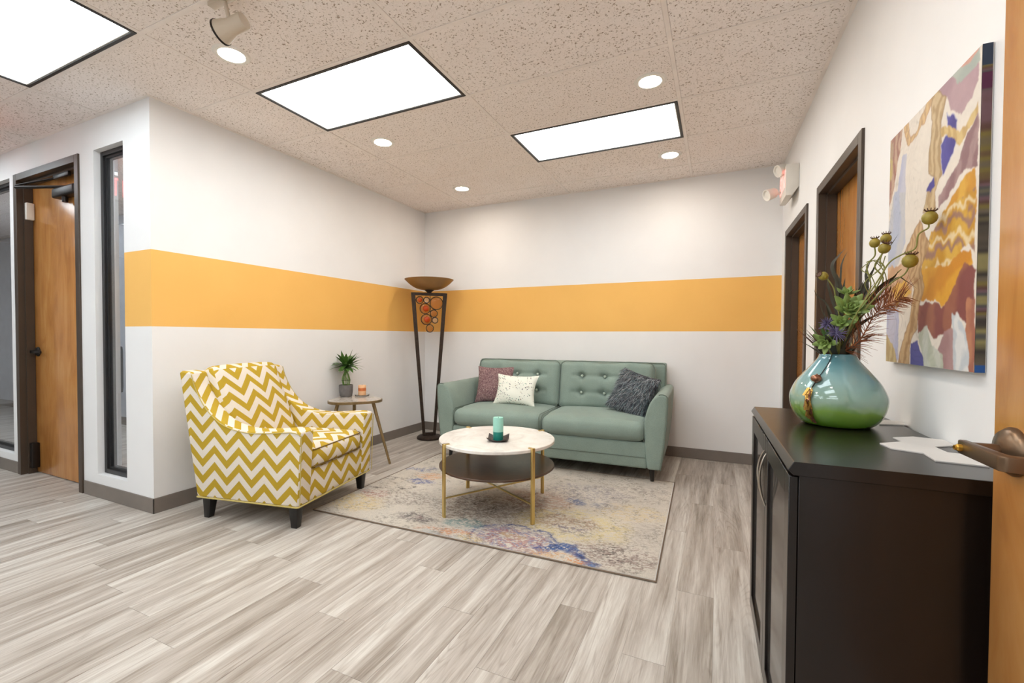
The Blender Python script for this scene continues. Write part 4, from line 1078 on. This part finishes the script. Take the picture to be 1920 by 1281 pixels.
# ---- stems in the vase
vdir = Vector((0.2, 0.98, 0)).normalized()
def fp(x, y, back=0.0):        # pixel -> point about the vase's distance (the vase touches the cabinet there)
    d = Vector(ray(x, y)); k = d.dot(vdir); dist = (VC-Vector(CAM)).dot(vdir)-0.03+back
    return Vector(CAM)+d*(dist/k)
neck = VC+Vector((0, 0, 0.235))
def flower_root(dx=0.0, dy=0.0): return VC+Vector((dx, dy, 0.14))
def curve(pts, k=6): return [Vector(p) for p in catmull([tuple(p) for p in pts], k)]
def poppy(label, head, path, r, tilt, back=0.0):
    back -= 0.03; r *= 0.84
    hp = fp(*head, back)
    t = thing('dried_poppy', label, 'dried flower', flower_root(), 0, 'dried poppy pods in the vase'); o_ = t.location.copy()
    pts = [flower_root(random.uniform(-.02, .02), random.uniform(-.02, .02)), neck+Vector((random.uniform(-.02, .02), -0.01, 0.01))]+[fp(*p, back) for p in path]
    ax_ = Vector(tilt).normalized(); pts.append(hp-ax_*r*0.9)
    bm = NB(); tube(bm, [p-o_ for p in curve(pts, 5)], 0.0021, 7); obj('stem', bm, 'stem_olive', t, True)
    q = ax_.to_track_quat('Z', 'Y').to_euler()
    bm = NB(); nb = 28; rings_ = []
    pf_ = [(0.18, -1.0), (0.55, -0.86), (0.86, -0.5), (1.0, 0.0), (0.93, 0.42), (0.74, 0.74), (0.5, 0.9), (0.45, 0.98)]
    lathe(bm, [(0, -1.02*r)]+[(a*r, b*r) for a, b in pf_]+[(0, r)], nb)
    for v in bm.verts:
        a = math.atan2(v.co.y, v.co.x); rr = math.hypot(v.co.x, v.co.y); f_ = 1+0.025*math.cos(a*14); v.co.x *= f_; v.co.y *= f_
    pod = obj('pod', bm, 'pod_olive', t, True, hp-o_, q)
    bm = NB(); lathe(bm, [(0, 0.98*r), (0.5*r, 0.97*r), (0.62*r, 1.06*r), (0.6*r, 1.12*r), (0, 1.1*r)], 18)
    for k in range(11):
        a = 2*PI*k/11; d = Vector((math.cos(a), math.sin(a), 0)); tube(bm, [d*0.55*r+Vector((0, 0, 1.08*r)), d*0.78*r+Vector((0, 0, 1.28*r)), d*0.8*r+Vector((0, 0, 1.42*r))], 0.07*r, 5)
    obj('crown', bm, 'pod_crown', pod, True)
random.seed(5)
poppy('dried poppy pod highest in the bouquet, in front of the painting', (1743, 409), [(1600, 600), (1650, 520), (1668, 492), (1690, 478), (1716, 466), (1722, 440), (1740, 428)], 0.021, (0.1, 0, 1), -0.08)
poppy('large dried poppy pod lowest on the right of the bouquet', (1706, 490), [(1600, 610), (1640, 560), (1672, 530), (1695, 515)], 0.0225, (0.12, 0, 1), -0.03)
poppy('small upright poppy pod left of the clustered pair', (1640, 456), [(1605, 590), (1632, 540), (1625, 500), (1640, 480)], 0.0165, (0, 0, 1))
poppy('poppy pod at the back of the clustered pair', (1661, 448), [(1605, 600), (1655, 530), (1640, 500), (1655, 475)], 0.017, (0.1, 0.2, 1), 0.03)
poppy('poppy pod at the front of the clustered pair', (1658, 466), [(1600, 600), (1640, 545), (1658, 505), (1650, 490)], 0.0185, (0.2, -0.5, 1), -0.01)
poppy('single yellowish poppy pod leaning out on the left of the bouquet', (1544, 518), [(1575, 610), (1567, 560), (1563, 540), (1552, 524)], 0.0165, (-0.7, -0.4, 0.35))
# curly tendrils
t = thing('curly_tendrils', 'tangle of thin curly green tendrils below the poppy pods', 'dried stems', flower_root()); o_ = t.location.copy()
for k, path in enumerate(([(1600, 620), (1630, 565), (1622, 530), (1650, 505), (1660, 480)], [(1600, 615), (1640, 560), (1635, 520), (1615, 505), (1640, 488), (1652, 500), (1640, 512)],
                          [(1600, 600), (1655, 548), (1660, 515), (1640, 490), (1624, 492)], [(1605, 600), (1660, 540), (1675, 520), (1690, 505)])):
    bm = NB(); tube(bm, [p-o_ for p in curve([neck]+[fp(a, b, 0.02*(k-1)) for a, b in path], 6)], 0.0014, 6); obj('tendril', bm, 'stem_olive', t, True)
# dark blade leaves
def blades(name, label, items, mat, cat='foliage'):
    t = thing(name, label, cat, flower_root()); o_ = t.location.copy()
    for path, wd, back in items:
        pts = curve([neck]+[fp(a, b, back) for a, b in path], 5); bm = NB(); prev = None
        for q, p in enumerate(pts):
            t_ = q/(len(pts)-1); d = (pts[min(q+1, len(pts)-1)]-pts[max(q-1, 0)]).normalized()
            s_ = d.cross(vdir).normalized(); tw = 1.2*t_*math.sin(wd*900); s_ = s_*math.cos(tw)+d.cross(s_)*math.sin(tw)
            wq = wd*(0.25+0.75*math.sin(PI*min(0.999, 0.1+0.9*t_)**1.1))*0.5*(1-t_**6)
            row = [bm.verts.new(p-o_-s_*wq), bm.verts.new(p-o_+vdir*wq*0.3), bm.verts.new(p-o_+s_*wq)]
            if prev:
                for a in range(2): bm.faces.new((prev[a], prev[a+1], row[a+1], row[a]))
            prev = row
        obj('blade', bm, mat, t, True)
blades('dark_grass_spray', 'dark curling grass blades rising on the left of the bouquet',
       [([(1570, 600), (1572, 540), (1560, 500), (1572, 480), (1588, 464)], 0.013, 0.02), ([(1575, 600), (1577, 545), (1568, 510)], 0.014, 0.0),
        ([(1565, 610), (1550, 570), (1532, 555), (1526, 542)], 0.006, -0.01), ([(1572, 600), (1560, 560), (1552, 530), (1556, 512)], 0.012, 0.03), ([(1578, 600), (1568, 555), (1566, 520)], 0.013, -0.02), ([(1570, 625), (1555, 590), (1548, 565)], 0.010, 0.01), ([(1570, 620), (1545, 590), (1535, 560)], 0.006, 0.02), ([(1580, 590), (1582, 540), (1585, 520)], 0.012, 0.0),
        ([(1576, 520), (1580, 490), (1590, 470)], 0.006, 0.02)], 'dark_leaf')
blades('dark_leaf_branch', 'dark long-leaved branch sweeping right across the bouquet',
       [([(1600, 600), (1615, 550), (1630, 520), (1645, 492)], 0.014, 0.0), ([(1605, 590), (1630, 560), (1655, 535), (1676, 520), (1685, 507)], 0.015, -0.02), ([(1600, 600), (1608, 555), (1620, 525)], 0.014, 0.01), ([(1603, 600), (1622, 570), (1640, 555)], 0.013, 0.03), ([(1596, 610), (1600, 570), (1606, 540)], 0.015, 0.02), ([(1600, 620), (1625, 600), (1645, 590)], 0.011, -0.02),
        ([(1605, 600), (1640, 560), (1680, 522), (1700, 528), (1722, 543)], 0.006, -0.02), ([(1600, 590), (1622, 555), (1640, 530)], 0.012, 0.02), ([(1610, 590), (1650, 560), (1668, 545), (1671, 525)], 0.008, -0.03),
        ([(1610, 585), (1625, 545), (1624, 510), (1634, 488)], 0.011, 0.03), ([(1600, 590), (1610, 560), (1616, 530)], 0.012, -0.02), ([(1640, 500), (1670, 460), (1685, 438)], 0.005, 0.03),
        ([(1620, 580), (1640, 565), (1655, 545)], 0.006, 0.0), ([(1610, 600), (1660, 552), (1665, 545)], 0.006, 0.0)], 'dark_leaf')
# copper feather
t = thing('copper_plume', 'coppery feathered plume drooping to the right of the bouquet', 'dried plant', flower_root()); o_ = t.location.copy()
quill = curve([neck, fp(1610, 640, -0.03), fp(1640, 590, -0.04), (fp(1665, 570, -0.05)), fp(1695, 556, -0.05)], 8)
bm = NB(); tube(bm, [p-o_ for p in quill], [0.0026*(1-0.7*k/len(quill)) for k in range(len(quill))], 6); obj('quill', bm, 'copper_feather', t, True)
bm = NB(); random.seed(2)
for k in range(260):
    q = random.uniform(0.1, 1.0); i = min(len(quill)-2, int(q*(len(quill)-1))); p = quill[i]; d = (quill[i+1]-quill[i]).normalized(); s_ = d.cross(vdir).normalized()
    sg = random.choice((-1, 1)); L_ = random.uniform(0.035, 0.085)*(1.15-0.5*q)*(1.35 if sg > 0 else 0.9)
    dirn = (s_*sg*random.uniform(0.5, 1)+d*random.uniform(0.5, 1.2)+vdir*random.uniform(-.3, .3)).normalized()
    m_ = p+dirn*L_*0.5; e_ = m_+(dirn+Vector((0, 0, -0.3))).normalized()*L_*0.5
    tube(bm, [p-o_, m_-o_, e_-o_], [0.0008, 0.0007, 0.0003], 4)
br = obj('barbs', bm, 'copper_feather', t); br['kind'] = 'stuff'
# succulents
def rosette(label, cpx, r, mat, axis, back, n=26, nm='succulent'):
    cpt = fp(*cpx, back); t = thing(nm, label, 'succulent', neck+Vector((0, 0, -0.05)), 0, 'succulent rosettes in the vase'); o_ = t.location.copy()
    bm = NB(); tube(bm, [Vector((0, 0, 0)), (cpt-o_)*0.6, cpt-o_], 0.003, 6); obj('stem', bm, 'stem_olive', t, True)
    Q = Vector(axis).normalized().to_track_quat('Z', 'Y').to_matrix()
    for k in range(n):
        a = k*2.39996; lv = k/n; bm = NB(); ln = r*(0.45+0.6*(1-lv)); up = R(18+62*lv)
        bmesh.ops.create_uvsphere(bm, u_segments=10, v_segments=8, radius=1.0)
        for v_ in bm.verts:
            x_ = (v_.co.x+1)/2; tp = 1-0.55*max(0, x_-0.6)/0.4
            v_.co = Vector((x_*ln, v_.co.y*r*0.23*tp*(0.45+0.55*min(1, x_*2)), v_.co.z*r*0.075*tp+0.10*r*x_*x_))
        bmesh.ops.rotate(bm, verts=list(bm.verts), cent=(0, 0, 0), matrix=Matrix.Rotation(a, 3, 'Z') @ Matrix.Rotation(-up, 3, 'Y'))
        bmesh.ops.rotate(bm, verts=list(bm.verts), cent=(0, 0, 0), matrix=Q); bmesh.ops.translate(bm, verts=list(bm.verts), vec=cpt-o_)
        obj('leaf', bm, mat, t, True)
rosette('green succulent rosette in the middle of the bouquet', (1592, 582), 0.062, 'succulent_green', (0.1, -1, 0.5), -0.05)
rosette('small green succulent just below the bigger rosette', (1578, 606), 0.042, 'succulent_green', (-0.3, -1, 0.2), -0.06, 14)
rosette('green succulent hanging over the left rim of the vase', (1550, 642), 0.046, 'succulent_green', (-0.6, -0.8, -0.1), -0.05, 16)
rosette('pale succulent tip above the big rosette', (1586, 553), 0.038, 'succulent_green', (0, -0.5, 1), -0.02, 12)
# thistles
def thistle(label, cpx, r, back, axis):
    cpt = fp(*cpx, back); t = thing('sea_holly', label, 'thistle', neck+Vector((0, 0, -0.05)), 0, 'violet sea holly flowers in the vase'); o_ = t.location.copy()
    bm = NB(); tube(bm, [Vector((0, 0, 0)), (cpt-o_)*0.5+Vector((0, 0, .01)), cpt-o_], 0.0022, 6); obj('stem', bm, 'stem_olive', t, True)
    bm = NB(); ball(bm, cpt-o_, r*0.24, 12, 8); obj('cone', bm, 'thistle_violet', t, True)
    bm = NB(); A = Vector(axis).normalized()
    for k in range(70):
        d = Vector((random.gauss(0, 1), random.gauss(0, 1), random.gauss(0, 1))).normalized(); d = (d+A*0.25).normalized(); L_ = r*random.uniform(0.6, 1.05)
        tube(bm, [cpt-o_+d*r*0.15, cpt-o_+d*L_*0.5, cpt-o_+d*L_], [0.0016, 0.0015, 0.0003], 4)
    sp = obj('spikes', bm, 'thistle_violet', t); sp['kind'] = 'stuff'
random.seed(8)
thistle('violet spiky thistle bloom low in front of the bouquet', (1569, 625), 0.038, -0.075, (-.2, -1, .2))
thistle('smaller violet thistle bloom at the left of the bouquet', (1551, 607), 0.03, -0.05, (-.6, -.8, .2))
# filler foliage in the mouth of the vase
t = thing('filler_foliage', 'dark brown and green leaves filling the mouth of the vase', 'foliage', neck); random.seed(12)
for k in range(75):
    a = random.uniform(0, 2*PI); dh = (math.cos(a), math.sin(a), 0); rr = random.uniform(0, 0.035)
    bm = NB(); leaf(bm, (rr*dh[0], rr*dh[1], -0.02), dh, R(random.uniform(40, 88)), random.uniform(0.06, 0.15), random.uniform(0.012, 0.028), random.uniform(-.1, .6)); obj('leaf', bm, random.choice(['dark_leaf', 'dark_leaf', 'pod_crown', 'leaf_green']), t, True)

# ---- painting
cv = thing('canvas_painting', 'abstract poured-paint canvas in gold, mauve, violet and cream on the right wall', 'painting', rw(WX, -2.98, 1.09), WTH)
CY0, CY1, CW, CH, CTH = -2.655, -3.238, 0.583, 0.785, 0.022
na, nb_ = 300, 420
uu, vv_ = np.meshgrid(np.linspace(0, 1, na), np.linspace(0, 1, nb_), indexing='ij')      # u: far -> near, v: top -> bottom
def cuv(px, py):
    P = rw_pix(px, py, CTH); return (P[1]-CY0)/(CY1-CY0), 1-(P[2]-1.09)/CH
def pA(pts): return [cuv(1660+a/3.77, 60+b/3.77) for a, b in pts]
def pB(pts): return [cuv(1660+a/3.56, 360+b/3.56) for a, b in pts]
w1 = fbm(uu*4, vv_*5, 51)-0.5; w2 = fbm(uu*4+7, vv_*5, 52)-0.5; w3 = fbm(uu*14, vv_*17, 53)-0.5; w4 = fbm(uu*14+3, vv_*17, 54)-0.5
w5 = fbm(uu*40, vv_*22, 55)-0.5; w6 = fbm(uu*30+4, vv_*24, 58)-0.5; U = uu+0.03*w1+0.024*w3+0.022*w5; V = vv_+0.03*w2+0.03*w4+0.02*w6
pc3 = np.ones((na, nb_, 3))*L3((236, 226, 214)); pc3 = pc3*(0.95+0.1*fbm(uu*3, vv_*3, 60)[..., None])
def paint(poly, c, c2=None, fr=26, dirn=(1, 0.25), amt=1.0, edge=None):
    global pc3
    k = inpoly(U, V, poly)
    cc_ = np.ones_like(pc3)*L3(c)
    if c2 is not None:
        ph = (U*dirn[0]+V*dirn[1]+0.22*w1+0.05*w3)*fr; s_ = np.clip(0.5+0.9*np.sin(ph*2*PI/2), 0, 1)[..., None]
        cc_ = cc_*(1-s_)+L3(c2)*s_
    a = (k*amt)[..., None]; pc3 = pc3*(1-a)+cc_*a
    if edge is not None:
        kk = k.astype(float); g = np.abs(np.gradient(kk)[0])+np.abs(np.gradient(kk)[1]); a = np.clip(g*1.5, 0, 1)[..., None]; pc3 = pc3*(1-a)+L3(edge)*a
paint(pA([(15, 790), (130, 660), (118, 800), (95, 900), (75, 1000), (45, 1180), (15, 1290), (-20, 1290), (-20, 790)]), (202, 172, 150), (176, 132, 118), 26)
paint(pA([(15, 850), (60, 780), (50, 1000), (20, 1100)]), (206, 186, 130), (190, 164, 140), 30)
paint(pA([(155, 860), (142, 1000), (142, 1290), (75, 1290), (92, 1050), (120, 900)]), (196, 196, 214), (208, 206, 216), 8)
paint(pA([(130, 650), (160, 650), (185, 740), (232, 690), (270, 570), (335, 420), (340, 490), (280, 640), (205, 765), (165, 800), (140, 720)]), (226, 194, 146), (206, 172, 132), 40, edge=(196, 158, 120))
paint(pA([(365, 385), (470, 270), (680, 30), (660, 360), (575, 520), (540, 575), (480, 560), (440, 480), (410, 430)]), (192, 162, 166), (182, 150, 158), 4)
paint(pA([(460, 285), (520, 220), (600, 150), (680, 60), (680, 200), (605, 290), (545, 345), (490, 315)]), (190, 194, 184), (178, 184, 176), 5)
paint(pA([(520, 210), (680, 40), (670, 110), (595, 215), (530, 248)]), (216, 168, 152))
paint(pA([(335, 420), (375, 380), (432, 470), (405, 600), (400, 760), (392, 900), (402, 985), (372, 1060), (352, 1130), (360, 1281), (270, 1281), (300, 1130), (350, 1020), (308, 990), (305, 900), (322, 760), (337, 600)]), (212, 188, 150), (188, 160, 120), 34, edge=(170, 140, 106))
paint(pA([(438, 555), (522, 610), (516, 680), (500, 790), (462, 905), (402, 1020), (398, 900), (393, 780), (450, 700)]), (84, 74, 150), (98, 90, 166), 6, edge=(205, 200, 214))
paint(pA([(290, 1120), (345, 1015), (350, 1090), (320, 1140)]), (88, 80, 156))
paint(pA([(400, 670), (450, 645), (520, 690), (572, 650), (660, 480), (660, 560), (560, 740), (522, 800), (498, 755), (430, 712), (395, 735)]), (222, 196, 140), (206, 174, 118), 30)
paint(pA([(660, 560), (660, 955), (560, 985), (480, 1100), (420, 1200), (380, 1260), (378, 1180), (450, 1050), (520, 930), (562, 760)]), (178, 148, 146), (156, 122, 124), 14, (1, 0.5))
paint(pA([(640, 960), (640, 1300), (400, 1300), (470, 1180), (540, 1060)]), (228, 180, 78), (214, 158, 60), 10)
band = pB([(380, 150), (600, -20), (600, 390), (540, 340), (490, 430), (430, 500), (240, 530), (280, 330), (330, 230)])
paint(band, (222, 178, 82), (206, 156, 60), 8)
k = inpoly(U, V, band); zz = (V*1.0+0.16*(fbm(uu*7+2, vv_*2.5, 71)-0.5)+0.035*np.abs(((U*11+3*w1) % 1)-0.5)+0.05*w3)*18
s1 = np.clip(1.6*np.sin(zz*2*PI/1.7)-0.5, 0, 1)*k; s2 = np.clip(2.0*np.sin(zz*2*PI/1.7+2.4)-1.2, 0, 1)*k
pc3 = pc3*(1-s1[..., None]*.85)+L3((160, 124, 122))*s1[..., None]*.85; pc3 = pc3*(1-s2[..., None])+L3((240, 224, 190))*s2[..., None]
paint(pB([(230, 500), (430, 490), (500, 410), (570, 380), (590, 480), (500, 600), (380, 740), (230, 720)]), (228, 172, 70), (214, 150, 60), 9, (0.4, 1))
paint(pB([(215, 740), (380, 745), (470, 620), (525, 470), (600, 500), (590, 960), (480, 780), (440, 905), (390, 925), (330, 965), (280, 905), (215, 935)]), (168, 112, 94), (148, 92, 88), 9, (1, 0.3))
paint(pB([(390, 920), (450, 895), (485, 1000), (475, 1220), (380, 1200), (350, 1050)]), (188, 154, 152), (176, 140, 140), 7)
paint(pB([(455, 790), (492, 800), (545, 960), (575, 1230), (455, 1210)]), (206, 210, 214), (232, 230, 228), 22)
paint(pB([(545, 700), (600, 700), (600, 1240), (560, 1240), (540, 950)]), (196, 140, 110), (176, 118, 100), 12)
paint(pB([(130, 400), (230, 190), (300, 330), (245, 480), (255, 640), (225, 760), (205, 900), (165, 1000), (155, 1180), (75, 1180), (120, 1000), (170, 800), (190, 650), (140, 480)]), (212, 180, 140), (186, 150, 110), 36, edge=(168, 132, 100))
paint(pB([(-20, 500), (60, 0), (132, 0), (132, 330), (92, 470), (60, 510)]), (192, 196, 212), (206, 204, 206), 9)
paint(pB([(-20, 515), (140, 480), (182, 640), (172, 720), (-20, 770)]), (218, 184, 152), (204, 164, 130), 14, (0.4, 1))
paint(pB([(40, 640), (140, 600), (170, 690), (80, 760)]), (226, 182, 96))
paint(pB([(-20, 790), (92, 770), (92, 1100), (60, 1140), (-20, 960)]), (190, 190, 212), (202, 198, 212), 8)
paint(pB([(-20, 920), (70, 1050), (84, 1180), (-20, 1180)]), (208, 188, 144), (192, 168, 126), 24)
paint(pB([(170, 1000), (215, 980), (252, 1100), (252, 1170), (165, 1170)]), (84, 82, 152), (104, 104, 168), 10)
paint(pB([(215, 935), (282, 900), (312, 1010), (385, 1090), (385, 1200), (250, 1170), (245, 1060)]), (196, 198, 180), (212, 212, 200), 14)
fl_ = fbm(uu*5+0.8*w1, vv_*2.4, 91, 3); ln_ = np.clip(1-np.abs(((fl_*26) % 1)-0.5)/0.12, 0, 1)*np.clip((fbm(uu*3, vv_*3, 95)-0.42)*6, 0, 1)
pc3 = pc3*(1-0.22*ln_[..., None])
for _ in range(2):
    q_ = np.pad(pc3, ((1, 1), (1, 1), (0, 0)), 'edge'); pc3 = (q_[:-2, 1:-1]+q_[2:, 1:-1]+q_[1:-1, :-2]+q_[1:-1, 2:]+2*q_[1:-1, 1:-1])/6
pc3 = pc3**1.12*0.9
gy = CY0+(CY1-CY0)*uu+2.98
grid_object('painted_face', np.full_like(uu, -CTH-0.0006), gy, CH*(1-vv_), pc3, 'canvas_paint', cv)
# painted edges
ns, nz = 3, 240
def edge_cols(nz_, seed):
    tt = np.linspace(0, 1, nz_); n1 = fbm(tt*9, tt*0+3, seed, 3); pal = [(70, 62, 56), (112, 100, 84), (128, 112, 60), (98, 70, 62), (120, 90, 96), (86, 84, 82), (150, 138, 92)]
    ix = np.clip(n1*9, 0, 8.99)*len(pal)/4.0; PA = np.array([L3(q) for q in pal]); i0 = np.floor(ix).astype(int); fq = (ix-i0)[:, None]; fq = fq*fq*(3-2*fq); c_ = PA[i0 % len(pal)]*(1-fq)+PA[(i0+1) % len(pal)]*fq; c_ = c_*0.8
    c_[:int(nz_*.07)] = L3((52, 60, 76)); c_[int(nz_*.09):int(nz_*.14)] = L3((84, 40, 66)); c_[-int(nz_*.025):] = L3((44, 82, 140)); return c_
ec = edge_cols(nz, 77)
aa_, bb_ = np.meshgrid(np.linspace(0, 1, ns), np.linspace(0, 1, nz), indexing='ij')
for nm, ypos in (('near_edge', CY1+2.98-0.0003), ('far_edge', CY0+2.98+0.0003)):
    grid_object(nm, -CTH+aa_*(CTH-0.003), np.full_like(aa_, ypos), CH*(1-bb_), np.broadcast_to(ec, (ns, nz, 3)).copy(), 'canvas_paint', cv)
bx('stretcher', 'pale_grey', (-CTH+0.0005, -0.001, CY1+2.98+0.0005, CY0+2.98-0.0005, 0.0, CH), cv)

# ---- office chair behind the left window
oc = thing('office_chair', 'black office chair partly visible through the leftmost window', 'chair', (-3.0, -2.2, 0), R(200))
bm = NB(); rbox(bm, (0, 0, 0.47), (0.24, 0.24, 0.04), 0.035, 6); obj('seat', bm, 'chair_black', oc, True)
bm = NB(); rbox(bm, (-0.26, 0, 0.78), (0.03, 0.22, 0.27), 0.028, 6); obj('backrest', bm, 'chair_black', oc, True)
bm = NB(); tube(bm, [(-0.2, 0, 0.45), (-0.29, 0, 0.5), (-0.29, 0, 0.8)], 0.018, 8); obj('back_support', bm, 'chair_black', oc, True)
bm = NB(); tube(bm, [(0, 0, 0.1), (0, 0, 0.44)], 0.025, 12); obj('gas_post', bm, 'chair_black', oc, True)
for sg in (-1, 1):
    bm = NB(); tube(bm, [(0.02, sg*0.22, 0.45), (0.0, sg*0.29, 0.5), (0.02, sg*0.29, 0.66)], 0.014, 8); ar = obj('armrest', bm, 'chair_black', oc, True)
    bm = NB(); rbox(bm, (0.0, sg*0.29, 0.675), (0.13, 0.035, 0.014), 0.012, 4); obj('arm_pad', bm, 'chair_black', ar, True)
for k in range(5):
    a = 2*PI*k/5; d = Vector((math.cos(a), math.sin(a), 0))
    bm = NB(); tube(bm, [Vector((0, 0, 0.12)), d*0.28+Vector((0, 0, 0.075))], [0.022, 0.014], 8); lg = obj('base_leg', bm, 'chair_black', oc, True)
    bm = NB(); ball(bm, d*0.28+Vector((0, 0, 0.028)), 0.028, 10, 8, (1, 1, 1)); obj('caster', bm, 'chair_black', lg, True)
